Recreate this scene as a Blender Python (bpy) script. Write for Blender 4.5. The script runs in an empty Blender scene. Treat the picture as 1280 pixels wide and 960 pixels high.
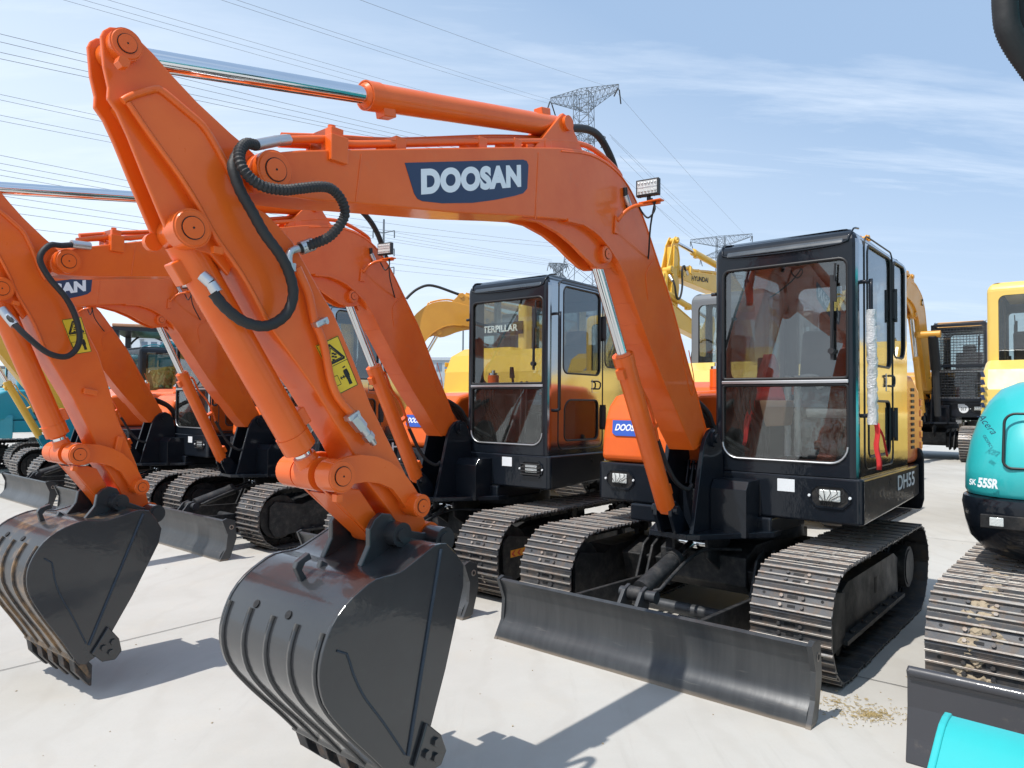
import bpy, bmesh, math, random
from math import sin, cos, pi, radians, atan2, sqrt, hypot
from mathutils import Vector, Matrix, Euler
random.seed(7)
scene = bpy.context.scene
col = scene.collection
D = {
 'boom': [(4.013,2.203),(3.997,2.224),(3.84,2.28),(3.644,2.337),(3.281,2.443),(2.793,2.584),(2.442,2.679),(2.243,2.723),(2.122,2.732),(2.01,2.724),(1.9,2.698),(1.801,2.648),(1.725,2.587),(1.655,2.522),(1.588,2.441),(1.448,2.258),(1.319,2.088),(1.182,1.857),(1.064,1.658),(0.965,1.507),(0.885,1.366),(0.85,1.31),(0.826,1.263),(0.873,1.219),(0.975,1.188),(1.03,1.185),(1.148,1.302),(1.262,1.437),(1.381,1.568),(1.486,1.693),(1.579,1.81),(1.659,1.915),(1.746,2.025),(1.822,2.133),(1.904,2.219),(2.002,2.283),(2.081,2.323),(2.147,2.343),(2.239,2.357),(2.367,2.349),(2.577,2.318),(2.789,2.284),(3.124,2.225),(3.478,2.174),(3.623,2.153),(3.77,2.129),(3.901,2.115),(3.979,2.11),(4.011,2.122),(4.022,2.144),(4.025,2.172)],
 'logo': [(3.401,2.353),(2.71,2.549),(2.685,2.549),(2.673,2.534),(2.68,2.427),(2.708,2.399),(2.769,2.373),(2.9,2.326),(3.035,2.284),(3.205,2.245),(3.311,2.23),(3.335,2.233),(3.352,2.248)],
 'logotext': [(3.323,2.248),(2.714,2.423),(2.71,2.515),(3.317,2.344)],
 'lobe': [(2.753,2.296),(2.541,2.328),(2.326,2.36),(2.124,2.344),(1.959,2.307),(1.855,2.231),(1.846,2.154),(1.926,2.19),(1.981,2.173),(2.034,2.165),(2.093,2.173),(2.194,2.21),(2.277,2.247),(2.397,2.284),(2.541,2.306)],
 'armplate': [(4.426,2.446),(4.411,2.461),(4.38,2.471),(4.354,2.471),(4.335,2.456),(4.296,2.431),(4.243,2.389),(4.17,2.337),(4.065,2.276),(4.017,2.252),(3.951,2.212),(3.888,2.138),(4.03,2.1),(4.104,1.958),(4.046,1.886),(4.064,1.842),(4.122,1.898),(4.175,1.903),(4.213,1.924),(4.254,1.953),(4.27,1.987),(4.318,2.09),(4.36,2.184),(4.388,2.239),(4.412,2.268),(4.411,2.299),(4.424,2.351),(4.432,2.429)],
 'armbox': [(4.374,2.274),(4.296,2.34),(4.279,2.331),(4.222,2.3),(4.167,2.27),(4.137,2.236),(4.089,2.167),(4.052,2.108),(4.02,2.069),(3.958,2.051),(3.916,2.022),(3.862,1.98),(3.821,1.925),(3.761,1.841),(3.699,1.763),(3.613,1.608),(3.535,1.453),(3.453,1.326),(3.375,1.209),(3.336,1.138),(3.291,1.06),(3.248,0.975),(3.214,0.934),(3.226,0.905),(3.267,0.899),(3.321,0.913),(3.381,0.98),(3.443,1.066),(3.547,1.181),(3.632,1.316),(3.774,1.509),(3.933,1.692),(4.03,1.841),(4.122,1.95),(4.177,2.032),(4.231,2.105),(4.31,2.192)],
 'label': [(3.773,1.649),(3.685,1.69),(3.598,1.525),(3.675,1.491)],
 'armpipe': [(3.86,1.892),(3.845,1.866),(3.816,1.814),(3.791,1.728),(3.756,1.657),(3.724,1.535),(3.696,1.482),(3.673,1.456),(3.639,1.426)],
 'armconn': [(3.64,1.415),(3.595,1.374),(3.567,1.343),(3.535,1.308)],
 'clamps': [(3.776,1.724),(3.642,1.418)],
 'link': [(3.722,1.172),(3.69,1.153),(3.621,1.169),(3.573,1.16),(3.497,1.065),(3.426,1.008),(3.418,0.983),(3.447,0.973),(3.499,0.977)],
 'guide': [(3.754,1.243),(3.717,1.267),(3.669,1.281),(3.609,1.286),(3.543,1.277),(3.478,1.254),(3.421,1.216),(3.374,1.166),(3.342,1.125),(3.314,1.096),(3.325,1.064),(3.365,1.063),(3.404,1.084),(3.431,1.116),(3.469,1.157),(3.524,1.181),(3.584,1.191),(3.634,1.189),(3.667,1.171),(3.715,1.172),(3.747,1.198)],
 'hoseA': [(4.01,2.242),(4.049,2.233),(4.077,2.208),(4.092,2.174),(4.089,2.14),(4.065,2.111),(4.027,2.096),(3.967,2.1),(3.916,2.116),(3.836,2.142),(3.784,2.146),(3.737,2.118),(3.72,2.074),(3.76,2.008),(3.815,1.973),(3.853,1.953)],
 'hoseAel': [(3.832,1.961),(3.882,1.942),(3.893,1.915),(3.886,1.884)],
 'hoseB': [(4.06,2.22),(4.089,2.161),(4.091,2.132),(4.075,2.081),(4.045,2.031),(4.004,1.968),(3.954,1.914),(3.921,1.863),(3.902,1.797),(3.923,1.733),(3.982,1.693),(4.048,1.699),(4.103,1.736),(4.135,1.777)],
 'hoseBfit': [(4.124,1.78),(4.139,1.806),(4.158,1.828)],
 'pipetop': [(3.886,2.307),(3.76,2.346),(3.706,2.36),(3.613,2.371),(3.262,2.476),(2.876,2.592),(2.416,2.724),(2.215,2.767),(2.1,2.771),(1.979,2.75),(1.843,2.703),(1.83,2.632)],
 'pipeend': [(1.863,2.621),(1.858,2.579),(1.825,2.513)],
 'pipetop2': [(3.842,2.35),(3.646,2.402),(3.351,2.476),(2.797,2.65),(2.321,2.781)],
 'hosetop': [(2.335,2.84),(2.213,2.877),(1.968,2.951),(1.807,2.961),(1.659,2.895),(1.557,2.809),(1.493,2.735)],
 'cable': [(1.575,2.508),(1.519,2.405),(1.415,2.264),(1.286,2.093),(1.141,1.865),(0.967,1.597),(0.875,1.472)],
 'cyl_boomtop': [(2.329,2.846),(3.518,2.573),(2.387,2.797)],
 'bracket': [(1.112,0.716),(0.962,1.198),(0.917,1.256),(0.86,1.295),(0.777,1.303),(0.693,1.28),(0.643,1.227),(0.58,1.129),(0.357,0.997),(0.058,0.977),(0.058,0.611),(0.679,0.645)],
 'cylbarrel': [(1.298,0.969),(1.728,1.724),(2.01,2.154),(1.218,0.833)],
 'buckcyl': [(4.15,1.847),(3.767,1.304),(3.64,1.201)],
 'ear': [(3.603,0.904),(3.567,0.968),(3.568,1.025),(3.547,1.058),(3.513,1.077),(3.472,1.069),(3.438,1.031),(3.393,1.002),(3.32,0.983),(3.242,0.974),(3.195,0.94),(3.212,0.906),(3.303,0.878),(3.401,0.859)],
 'pin_foot': [(0.835,1.259)],
 'pin_tip': [(3.949,2.181)],
 'pin_pin': [(3.261,0.958)],
 'pin_link': [(3.462,1.004)],
 'pin_roll': [(3.714,1.22)],
 'pin_guide': [(3.362,1.094)],
 'pin_rodtop': [(2.012,2.243)],
 'pin_cyl': [(4.198,1.954)],
 'pin_armtop': [(4.379,2.419)],
 'hook': [(3.752,0.84),(3.787,0.913),(3.779,0.932),(3.733,0.957),(3.723,0.934),(3.748,0.925),(3.76,0.903),(3.741,0.873),(3.693,0.892),(3.684,0.923),(3.658,0.908),(3.654,0.857)],
 'lampbr': [(1.961,2.371),(1.906,2.386),(1.898,2.447),(1.792,2.512),(1.529,2.572),(1.529,2.591),(1.733,2.542),(1.874,2.49),(1.946,2.442)],
 'bpipe': [(1.589,1.676),(1.562,1.637),(1.497,1.529),(1.336,1.456),(1.287,1.351),(1.257,1.312)],
 'bhose': [(1.322,1.305),(1.252,1.209),(1.241,1.065),(1.159,0.939),(0.987,0.865)],
 'fhose1': [(0.966,1.497),(0.875,1.467),(0.758,1.406),(0.673,1.316),(0.648,1.237),(0.56,1.17),(0.309,1.114)],
 'fhose2': [(0.864,1.436),(0.772,1.394),(0.676,1.314),(0.664,1.224)],
}
# ------------------------------------------------------------------ materials
def new_mat(name):
    m = bpy.data.materials.new(name); m.use_nodes = True
    nt = m.node_tree; b = nt.nodes['Principled BSDF']
    return m, nt, b
def N(nt, t, **kw):
    n = nt.nodes.new(t)
    for k, v in kw.items(): setattr(n, k, v)
    return n
def noise(nt, scale, detail=4, rough=.6, vec=None):
    n = N(nt, 'ShaderNodeTexNoise'); n.inputs['Scale'].default_value = scale
    n.inputs['Detail'].default_value = detail; n.inputs['Roughness'].default_value = rough
    tc = N(nt, 'ShaderNodeTexCoord')
    nt.links.new(vec if vec else tc.outputs['Object'], n.inputs['Vector'])
    return n.outputs['Fac']
def ramp(nt, fac, stops):
    r = N(nt, 'ShaderNodeValToRGB'); e = r.color_ramp.elements
    while len(e) < len(stops): e.new(.5)
    for i, (p, c) in enumerate(stops):
        e[i].position = p; e[i].color = (c[0], c[1], c[2], 1) if hasattr(c, '__len__') else (c, c, c, 1)
    nt.links.new(fac, r.inputs['Fac']); return r.outputs['Color']
def mixc(nt, fac, a, b):
    m = N(nt, 'ShaderNodeMix', data_type='RGBA')
    for k, v in ((0, fac), (6, a), (7, b)):
        if hasattr(v, 'is_linked') or hasattr(v, 'links'): nt.links.new(v, m.inputs[k])
        elif hasattr(v, '__len__'): m.inputs[k].default_value = (v[0], v[1], v[2], 1)
        else: m.inputs[k].default_value = v
    return m.outputs[2]
def bump(nt, h, strength, dist=.01):
    b = N(nt, 'ShaderNodeBump'); b.inputs['Strength'].default_value = strength
    b.inputs['Distance'].default_value = dist
    nt.links.new(h, b.inputs['Height']); return b.outputs['Normal']
def paint(name, c, c2=None, rough=.32, coat=.6, dirt=.25, dirtc=(.30, .24, .18), spec=.5, ior=1.5, wav=.12):
    m, nt, b = new_mat(name)
    n1 = noise(nt, 3.0, 6, .65); n2 = noise(nt, 55, 3, .6)
    base = mixc(nt, ramp(nt, n1, [(.35, 0), (.7, 1)]), c, c2 or [v * .9 for v in c])
    d = ramp(nt, noise(nt, 9, 8, .75), [(.58, 0), (.8, dirt)])
    nt.links.new(mixc(nt, d, base, dirtc), b.inputs['Base Color'])
    nt.links.new(ramp(nt, n1, [(.3, rough * .75), (.75, rough * 1.35)]), b.inputs['Roughness'])
    b.inputs['Coat Weight'].default_value = coat; b.inputs['Coat Roughness'].default_value = .07
    b.inputs['IOR'].default_value = ior; b.inputs['Specular IOR Level'].default_value = spec
    nt.links.new(bump(nt, n1, wav, .02), b.inputs['Coat Normal'])
    return m
def plain(name, c, rough=.5, metal=0, bumpscale=None, bs=.2, var=.12, alpha=None):
    m, nt, b = new_mat(name)
    n1 = noise(nt, 7, 6, .7)
    nt.links.new(mixc(nt, ramp(nt, n1, [(.3, 0), (.7, 1)]), [v * (1 - var) for v in c], [min(1, v * (1 + var)) for v in c]), b.inputs['Base Color'])
    b.inputs['Roughness'].default_value = rough; b.inputs['Metallic'].default_value = metal
    if bumpscale: nt.links.new(bump(nt, noise(nt, bumpscale, 4), bs, .004), b.inputs['Normal'])
    return m
M = {}
M['orange'] = paint('orange_paint', (.80, .138, .012), (.72, .105, .008), rough=.36, coat=.34, dirt=.22, spec=.35, dirtc=(.42, .20, .10))
M['black'] = paint('black_gloss_paint', (.006, .009, .014), (.009, .012, .018), rough=.35, coat=.55, dirt=.10, dirtc=(.08, .08, .075), wav=.25, spec=.12)
M['black_side'] = paint('black_mirror_paint', (.008, .009, .012), rough=.10, coat=1.0, dirt=.02, ior=2.8, spec=1.0, wav=.18)
M['bucket'] = paint('bucket_black_paint', (.022, .023, .026), (.032, .033, .035), rough=.34, coat=.85, dirt=.22, dirtc=(.10, .095, .088), wav=.10, spec=.35)
M['yellow'] = paint('yellow_paint', (.78, .47, .05), (.74, .43, .05), rough=.4, coat=.35, dirt=.25)
M['paleyellow'] = paint('pale_yellow_paint', (.80, .56, .13), (.78, .53, .12), rough=.35, coat=.5, dirt=.12)
M['ochre'] = paint('ochre_paint', (.70, .33, .03), (.64, .29, .03), rough=.4, coat=.3, dirt=.3)
M['teal'] = paint('teal_paint', (.03, .46, .47), (.026, .42, .43), rough=.34, coat=.4, dirt=.15, dirtc=(.12, .40, .40))
M['tealdark'] = paint('blue_teal_paint', (.015, .28, .36), rough=.4, coat=.3, dirt=.15)
M['grey'] = paint('grey_paint', (.16, .17, .18), rough=.4, coat=.2, dirt=.2)
M['rubber'] = plain('hose_rubber', (.018, .018, .019), .62, 0, 60, .3)
M['seal'] = plain('window_seal', (.012, .012, .013), .45)
M['plastic'] = plain('black_plastic', (.02, .02, .022), .5)
M['chrome'] = plain('chrome_rod', (.78, .80, .82), .09, 1, var=.03)
M['zinc'] = plain('zinc_fitting', (.58, .59, .60), .36, .9, var=.05)
M['white'] = plain('white_lettering', (.78, .80, .82), .45, var=.03)
M['weld'] = plain('dark_weld_bead', (.028, .042, .062), .45, .3, 120, .8)
M['navy'] = plain('navy_decal', (.018, .035, .085), .35, var=.05)
M['bluedecal'] = plain('blue_decal', (.03, .10, .45), .4, var=.05)
M['label'] = plain('yellow_label', (.80, .55, .03), .4, var=.05)
M['ink'] = plain('black_ink', (.012, .012, .012), .5)
M['red'] = plain('red_cloth', (.62, .03, .03), .8, 0, 30, .5)
M['redsign'] = plain('red_chevron', (.65, .07, .03), .5)
M['amber'] = plain('amber_plate', (.85, .36, .03), .45)
M['wood'] = plain('tan_board', (.42, .24, .14), .7)
M['seatc'] = plain('seat_vinyl', (.03, .018, .018), .55, 0, 40, .3)
M['interior'] = plain('cab_lining', (.028, .024, .024), .6)
M['maroon'] = plain('cab_floor_maroon', (.10, .025, .02), .6)
M['lens'] = plain('lamp_lens', (.75, .77, .74), .15, .35, 120, .6)
M['straw'] = plain('straw', (.42, .32, .15), .9)
def steel_mat(name, c, rust, lo=.5, hi=.68, rough=.38):
    m, nt, b = new_mat(name)
    n1 = noise(nt, 14, 8, .75); n2 = noise(nt, 3, 4, .6)
    f = ramp(nt, n1, [(lo, 0), (hi, 1)])
    nt.links.new(mixc(nt, f, c, rust), b.inputs['Base Color'])
    nt.links.new(ramp(nt, n1, [(.35, .72), (.6, .15)]), b.inputs['Metallic'])
    nt.links.new(ramp(nt, n2, [(.3, rough * .8), (.7, rough * 1.5)]), b.inputs['Roughness'])
    nt.links.new(bump(nt, n1, .35, .003), b.inputs['Normal'])
    return m
M['shoe'] = steel_mat('track_steel', (.095, .096, .10), (.13, .09, .06), .46, .72, .36)
M['rib'] = steel_mat('worn_grouser_steel', (.36, .34, .31), (.24, .135, .08), .44, .72, .42)
M['link'] = steel_mat('dark_greasy_steel', (.02, .02, .021), (.05, .04, .03), .5, .8, .55)
M['tframe'] = steel_mat('frame_black_steel', (.035, .036, .038), (.10, .085, .07), .5, .9, .5)
M['blade'] = steel_mat('blade_steel', (.042, .044, .047), (.10, .098, .092), .45, .85, .34)
def blade_mat():
    m, nt, b = new_mat('satin_blade_steel')
    tc = N(nt, 'ShaderNodeTexCoord'); mp = N(nt, 'ShaderNodeMapping'); mp.inputs['Scale'].default_value = (1.5, 9, 1.0); nt.links.new(tc.outputs['Object'], mp.inputs['Vector'])
    mp2 = N(nt, 'ShaderNodeMapping'); mp2.inputs['Scale'].default_value = (2, 1.2, 14); nt.links.new(tc.outputs['Object'], mp2.inputs['Vector'])
    n1 = noise(nt, 2.2, 6, .6, mp.outputs[0]); n2 = noise(nt, 3, 7, .7, mp2.outputs[0]); n3 = noise(nt, 1.4, 3, .5)
    c = mixc(nt, ramp(nt, n1, [(.35, 0), (.7, 1)]), (.050, .053, .057), (.070, .073, .076))
    c = mixc(nt, ramp(nt, n2, [(.60, 0), (.74, .55)]), c, (.17, .16, .145))
    sp = N(nt, 'ShaderNodeSeparateXYZ'); nt.links.new(tc.outputs['Object'], sp.inputs[0])
    lo = N(nt, 'ShaderNodeMath', operation='ADD'); nt.links.new(sp.outputs['Z'], lo.inputs[0]); ns = N(nt, 'ShaderNodeMath', operation='MULTIPLY'); nt.links.new(n2, ns.inputs[0]); ns.inputs[1].default_value = .03; nt.links.new(ns.outputs[0], lo.inputs[1])
    c = mixc(nt, ramp(nt, lo.outputs[0], [(.022, .75), (.036, 0)]), c, (.26, .21, .16))        # worn, rusty cutting edge
    nt.links.new(c, b.inputs['Base Color']); b.inputs['Metallic'].default_value = .35
    nt.links.new(ramp(nt, n3, [(.3, .26), (.7, .42)]), b.inputs['Roughness']); nt.links.new(bump(nt, n1, .12, .006), b.inputs['Normal'])
    return m
M['blade'] = blade_mat()
M['roof_sky_tint'] = paint('roof_paint_reflected_sky_tint', (.030, .038, .046), (.04, .048, .056), rough=.3, coat=.8, dirt=.25, dirtc=(.14, .13, .12), wav=.08)  # blue-grey base colour paints the reflected sky into the dark cab roof
M['tooth'] = steel_mat('tooth_steel', (.05, .05, .052), (.22, .12, .06), .5, .8, .5)
M['mud'] = plain('dried_mud', (.36, .29, .20), .95, 0, 60, 1)
def bucket_wear():
    m = M['bucket'].copy(); m.name = 'bucket_worn_paint'; nt = m.node_tree; b = nt.nodes['Principled BSDF']
    old = b.inputs['Base Color'].links[0].from_socket
    f = ramp(nt, noise(nt, 5, 8, .7), [(.42, 0), (.62, .8)])
    nt.links.new(mixc(nt, f, old, (.34, .20, .09)), b.inputs['Base Color'])
    b.inputs['Coat Weight'].default_value = .1
    return m
M['bucketworn'] = bucket_wear(); M['bucketshellworn'] = M['bucketworn'].copy(); M['bucketshellworn'].name = 'bucket_shell_streaked'
M['bucketshellworn'].node_tree.nodes['Principled BSDF'].inputs['Coat Weight'].default_value = .35
for n_ in [q for q in M['bucketshellworn'].node_tree.nodes if q.type == 'VALTORGB'][-1:]: n_.color_ramp.elements[0].position = .5; n_.color_ramp.elements[1].position = .72
def glass_mat(name, tint, refl=1.0, dirt=.06, ior=1.6):
    m, nt, b = new_mat(name)
    nt.nodes.remove(b); out = nt.nodes['Material Output']
    tr = N(nt, 'ShaderNodeBsdfTransparent'); tr.inputs[0].default_value = (*tint, 1)
    gl = N(nt, 'ShaderNodeBsdfGlossy'); gl.inputs['Roughness'].default_value = .0; gl.inputs[0].default_value = (refl, refl, refl, 1)
    # Schlick reflectance from the facing angle, the same from both sides of the thin pane
    lw = N(nt, 'ShaderNodeLayerWeight'); lw.inputs['Blend'].default_value = .5; f0 = ((ior - 1) / (ior + 1)) ** 2
    pw = N(nt, 'ShaderNodeMath', operation='POWER'); nt.links.new(lw.outputs['Facing'], pw.inputs[0]); pw.inputs[1].default_value = 4.5
    fr = N(nt, 'ShaderNodeMath', operation='MULTIPLY_ADD'); nt.links.new(pw.outputs[0], fr.inputs[0]); fr.inputs[1].default_value = 1 - f0; fr.inputs[2].default_value = f0
    mx = N(nt, 'ShaderNodeMixShader')
    nt.links.new(fr.outputs[0], mx.inputs[0]); nt.links.new(tr.outputs[0], mx.inputs[1]); nt.links.new(gl.outputs[0], mx.inputs[2])
    df = N(nt, 'ShaderNodeBsdfDiffuse'); df.inputs[0].default_value = (.5, .5, .48, 1)
    m2 = N(nt, 'ShaderNodeMixShader')
    nt.links.new(ramp(nt, noise(nt, 6, 8, .75), [(.45, dirt * .3), (.75, dirt * 2)]), m2.inputs[0])
    nt.links.new(mx.outputs[0], m2.inputs[1]); nt.links.new(df.outputs[0], m2.inputs[2])
    nt.links.new(m2.outputs[0], out.inputs[0])
    return m
M['glass'] = glass_mat('cab_glass', (.84, .87, .86), dirt=.018, ior=1.62)
M['frontglass'] = glass_mat('reflective_windshield', (.58, .60, .60), dirt=.022, ior=1.95)
M['sideglass'] = glass_mat('side_glass', (.50, .53, .53), dirt=.015, ior=2.1)
M['wrap'] = glass_mat('bubble_wrap_film', (.75, .75, .75), dirt=.0)
def wrap_mat():
    m, nt, b = new_mat('bubble_wrap')
    b.inputs['Base Color'].default_value = (.78, .79, .80, 1); b.inputs['Roughness'].default_value = .25
    b.inputs['Alpha'].default_value = .72; b.inputs['Coat Weight'].default_value = .5
    v = N(nt, 'ShaderNodeTexVoronoi'); v.inputs['Scale'].default_value = 110
    tc = N(nt, 'ShaderNodeTexCoord'); nt.links.new(tc.outputs['Object'], v.inputs['Vector'])
    nt.links.new(bump(nt, v.outputs['Distance'], 1.0, .006), b.inputs['Normal'])
    return m
M['bubble'] = wrap_mat()

# ------------------------------------------------------------------ mesh builder
class MB:
    def __init__(s): s.v = []; s.f = []; s.m = []; s.sm = []; s.ch = []
    def add(s, vs, fs, mi=0, smooth=False, mat=None):
        o = len(s.v); s.ch.append((o, o + len(vs), len(s.f), len(s.f) + len(fs)))
        s.v += [tuple(mat @ Vector(p)) if mat else tuple(p) for p in vs]
        for f in fs: s.f.append([i + o for i in f]); s.m.append(mi); s.sm.append(smooth)
        return s
    def box(s, c, d, mi=0, mat=None, top=None):
        x, y, z = [k / 2 for k in d]; tx, ty = top or (1, 1)
        vs = [(-x, -y, -z), (x, -y, -z), (x, y, -z), (-x, y, -z), (-x * tx, -y * ty, z), (x * tx, -y * ty, z), (x * tx, y * ty, z), (-x * tx, y * ty, z)]
        vs = [(a + c[0], b + c[1], e + c[2]) for a, b, e in vs]
        return s.add(vs, [(0, 3, 2, 1), (4, 5, 6, 7), (0, 1, 5, 4), (1, 2, 6, 5), (2, 3, 7, 6), (3, 0, 4, 7)], mi, False, mat)
    def bb(s, x0, x1, y0, y1, z0, z1, mi=0): return s.box(((x0 + x1) / 2, (y0 + y1) / 2, (z0 + z1) / 2), (x1 - x0, y1 - y0, z1 - z0), mi)
    def prism(s, pts, y0, y1, mi=0, mat=None):           # polygon in XZ, extruded along Y
        a = sum(pts[i][0] * pts[(i + 1) % len(pts)][1] - pts[(i + 1) % len(pts)][0] * pts[i][1] for i in range(len(pts)))
        if a < 0: pts = pts[::-1]
        n = len(pts)
        vs = [(p[0], y0, p[1]) for p in pts] + [(p[0], y1, p[1]) for p in pts]
        fs = [tuple(range(n)), tuple(range(2 * n - 1, n - 1, -1))]
        fs += [(i, i + n, (i + 1) % n + n, (i + 1) % n) for i in range(n)]
        return s.add(vs, fs, mi, False, mat)
    def prismx(s, pts, x0, x1, mi=0):                    # polygon in YZ, extruded along X
        a = sum(pts[i][0] * pts[(i + 1) % len(pts)][1] - pts[(i + 1) % len(pts)][0] * pts[i][1] for i in range(len(pts)))
        if a < 0: pts = pts[::-1]
        n = len(pts)
        vs = [(x1, p[0], p[1]) for p in pts] + [(x0, p[0], p[1]) for p in pts]
        fs = [tuple(range(n)), tuple(range(2 * n - 1, n - 1, -1))]
        fs += [(i, i + n, (i + 1) % n + n, (i + 1) % n) for i in range(n)]
        return s.add(vs, fs, mi)
    def ring(s, outer, inner, x0, x1, axis='x', mi=0):   # frame with a window opening; same point counts
        n = len(outer)
        def P(p, k): return (k, p[0], p[1]) if axis == 'x' else (p[0], k, p[1])
        vs = [P(p, x1) for p in outer] + [P(p, x1) for p in inner] + [P(p, x0) for p in outer] + [P(p, x0) for p in inner]
        fs = []
        for i in range(n):
            j = (i + 1) % n
            fs += [(i, j, n + j, n + i), (2 * n + i, 3 * n + i, 3 * n + j, 2 * n + j), (i, 2 * n + i, 2 * n + j, j), (n + i, n + j, 3 * n + j, 3 * n + i)]
        return s.add(vs, fs, mi)
    def cyl(s, a, b, r, r2=None, n=20, mi=0, caps=True, smooth=True):
        a = Vector(a); b = Vector(b); r2 = r if r2 is None else r2
        d = (b - a).normalized(); u = d.orthogonal().normalized(); w = d.cross(u)
        vs = [tuple(a + (u * cos(2 * pi * i / n) + w * sin(2 * pi * i / n)) * r) for i in range(n)]
        vs += [tuple(b + (u * cos(2 * pi * i / n) + w * sin(2 * pi * i / n)) * r2) for i in range(n)]
        s.add(vs, [(i, (i + 1) % n, (i + 1) % n + n, i + n) for i in range(n)], mi, smooth)
        if caps: s.add(vs, [tuple(range(n - 1, -1, -1)), tuple(range(n, 2 * n))], mi)
        return s
    def boss(s, x, z, y0, y1, r, mi=0, pin=True, far=None):        # pin boss across Y with a recessed ring on the +Y face
        s.cyl((x, y0, z), (x, y1, z), r, n=28, mi=mi)
        if pin:
            s.cyl((x, y1, z), (x, y1 + .004, z), r * .93, r * .88, n=28, mi=mi)
            s.cyl((x, y1 + .004, z), (x, y1 + .0065, z), r * .60, n=24, mi=1)
            s.cyl((x, y1 + .0065, z), (x, y1 + .009, z), r * .55, n=24, mi=mi)
            s.cyl((x, y1 + .009, z), (x, y1 + .010, z), r * .06, n=8, mi=1)
        return s
    def tube(s, pts, r, n=10, mi=0, corr=0, caps=True, corr_step=None):
        pts = [Vector(p) for p in pts]; m = len(pts)
        t0 = (pts[1] - pts[0]).normalized(); u = t0.orthogonal().normalized(); vs = []
        for i, p in enumerate(pts):
            t = (pts[min(i + 1, m - 1)] - pts[max(i - 1, 0)]).normalized()
            u = (u - t * u.dot(t)).normalized(); w = t.cross(u)
            rr = r * (1 + (corr if i % 2 else -corr)) if corr else r
            vs += [tuple(p + (u * cos(2 * pi * k / n) + w * sin(2 * pi * k / n)) * rr) for k in range(n)]
        fs = [(i * n + k, i * n + (k + 1) % n, (i + 1) * n + (k + 1) % n, (i + 1) * n + k) for i in range(m - 1) for k in range(n)]
        s.add(vs, fs, mi, True)
        if caps: s.add(vs, [tuple(range(n - 1, -1, -1)), tuple(range((m - 1) * n, m * n))], mi)
        return s
    def pieces(s):
        box = []
        for a, b, _, _ in s.ch:
            q = s.v[a:b]; box.append(([min(p[k] for p in q) for k in range(3)], [max(p[k] for p in q) for k in range(3)]))
        n = len(box); root = list(range(n))
        def find(i):
            while root[i] != i: i = root[i]
            return i
        dia = [sqrt(sum((h - l) ** 2 for l, h in zip(*bx))) for bx in box]
        for i in range(n):
            for j in range(i):
                gap = sqrt(sum(max(0, box[i][0][k] - box[j][1][k], box[j][0][k] - box[i][1][k]) ** 2 for k in range(3)))
                if gap < .42 * max(dia[i], dia[j]):
                    a, b = find(i), find(j)
                    if a != b: root[a] = b
        gr = {}
        for i in range(n): gr.setdefault(find(i), []).append(i)
        return list(gr.values())
    def build(s, name, mats, parent=None, bevel=0, smooth=False, seg=2, matrix=None, ang=30):
        if 1 < len(s.ch) <= 60:
            pc = s.pieces()
            if 1 < len(pc) <= 12:
                out = []
                for g in pc:
                    t = MB()
                    for i in g:
                        a, b, f0, f1 = s.ch[i]; o = len(t.v); t.v += s.v[a:b]; t.ch.append((o, o + b - a, len(t.f), len(t.f) + f1 - f0))
                        t.f += [[k - a + o for k in f] for f in s.f[f0:f1]]; t.m += s.m[f0:f1]; t.sm += s.sm[f0:f1]
                    out.append(t._one(name, mats, parent, bevel, smooth, seg, matrix, ang))
                return max(out, key=lambda o: len(o.data.vertices))
        return s._one(name, mats, parent, bevel, smooth, seg, matrix, ang)
    def _one(s, name, mats, parent=None, bevel=0, smooth=False, seg=2, matrix=None, ang=30):
        me = bpy.data.meshes.new(name); me.from_pydata(s.v, [], s.f); me.update()
        mats = mats if isinstance(mats, (list, tuple)) else [mats]
        for k in mats: me.materials.append(M[k] if isinstance(k, str) else k)
        for p, mi, sm in zip(me.polygons, s.m, s.sm): p.material_index = min(mi, len(mats) - 1); p.use_smooth = sm or smooth
        o = bpy.data.objects.new(name, me); col.objects.link(o)
        if parent: o.parent = parent
        if matrix is not None: o.matrix_local = matrix
        if bevel:
            bv = o.modifiers.new('bevel', 'BEVEL'); bv.width = bevel; bv.segments = seg; bv.limit_method = 'ANGLE'; bv.angle_limit = radians(ang); bv.harden_normals = False
        return o
def merged(o, d=.0004):
    bm = bmesh.new(); bm.from_mesh(o.data); bmesh.ops.remove_doubles(bm, verts=bm.verts, dist=d)
    bmesh.ops.recalc_face_normals(bm, faces=bm.faces); bm.to_mesh(o.data); bm.free(); return o
def spline(pts, step=.02):
    P = [Vector(p) for p in pts]; out = []
    for i in range(len(P) - 1):
        a, b = P[i], P[i + 1]; z = P[i - 1] if i else a * 2 - b; c = P[i + 2] if i + 2 < len(P) else b * 2 - a
        n = max(1, round((b - a).length / step))
        for k in range(n):
            t = k / n
            out.append(.5 * ((2 * a) + (b - z) * t + (2 * z - 5 * a + 4 * b - c) * t * t + (3 * a - z - 3 * b + c) * t ** 3))
    out.append(P[-1]); return out
def rrect(x0, x1, y0, y1, r, n=6):
    rs = r if hasattr(r, '__len__') else (r,) * 4; out = []          # corners: x1y1, x0y1, x0y0, x1y0
    for (cx, cy, a0), q in zip(((x1, y1, 0), (x0, y1, 90), (x0, y0, 180), (x1, y0, 270)), rs):
        sx = -1 if cx == x1 else 1; sy = -1 if cy == y1 else 1
        for k in range(n + 1):
            a = radians(a0 + 90 * k / n); out.append((cx + sx * q + q * cos(a), cy + sy * q + q * sin(a)))
    return out
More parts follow.
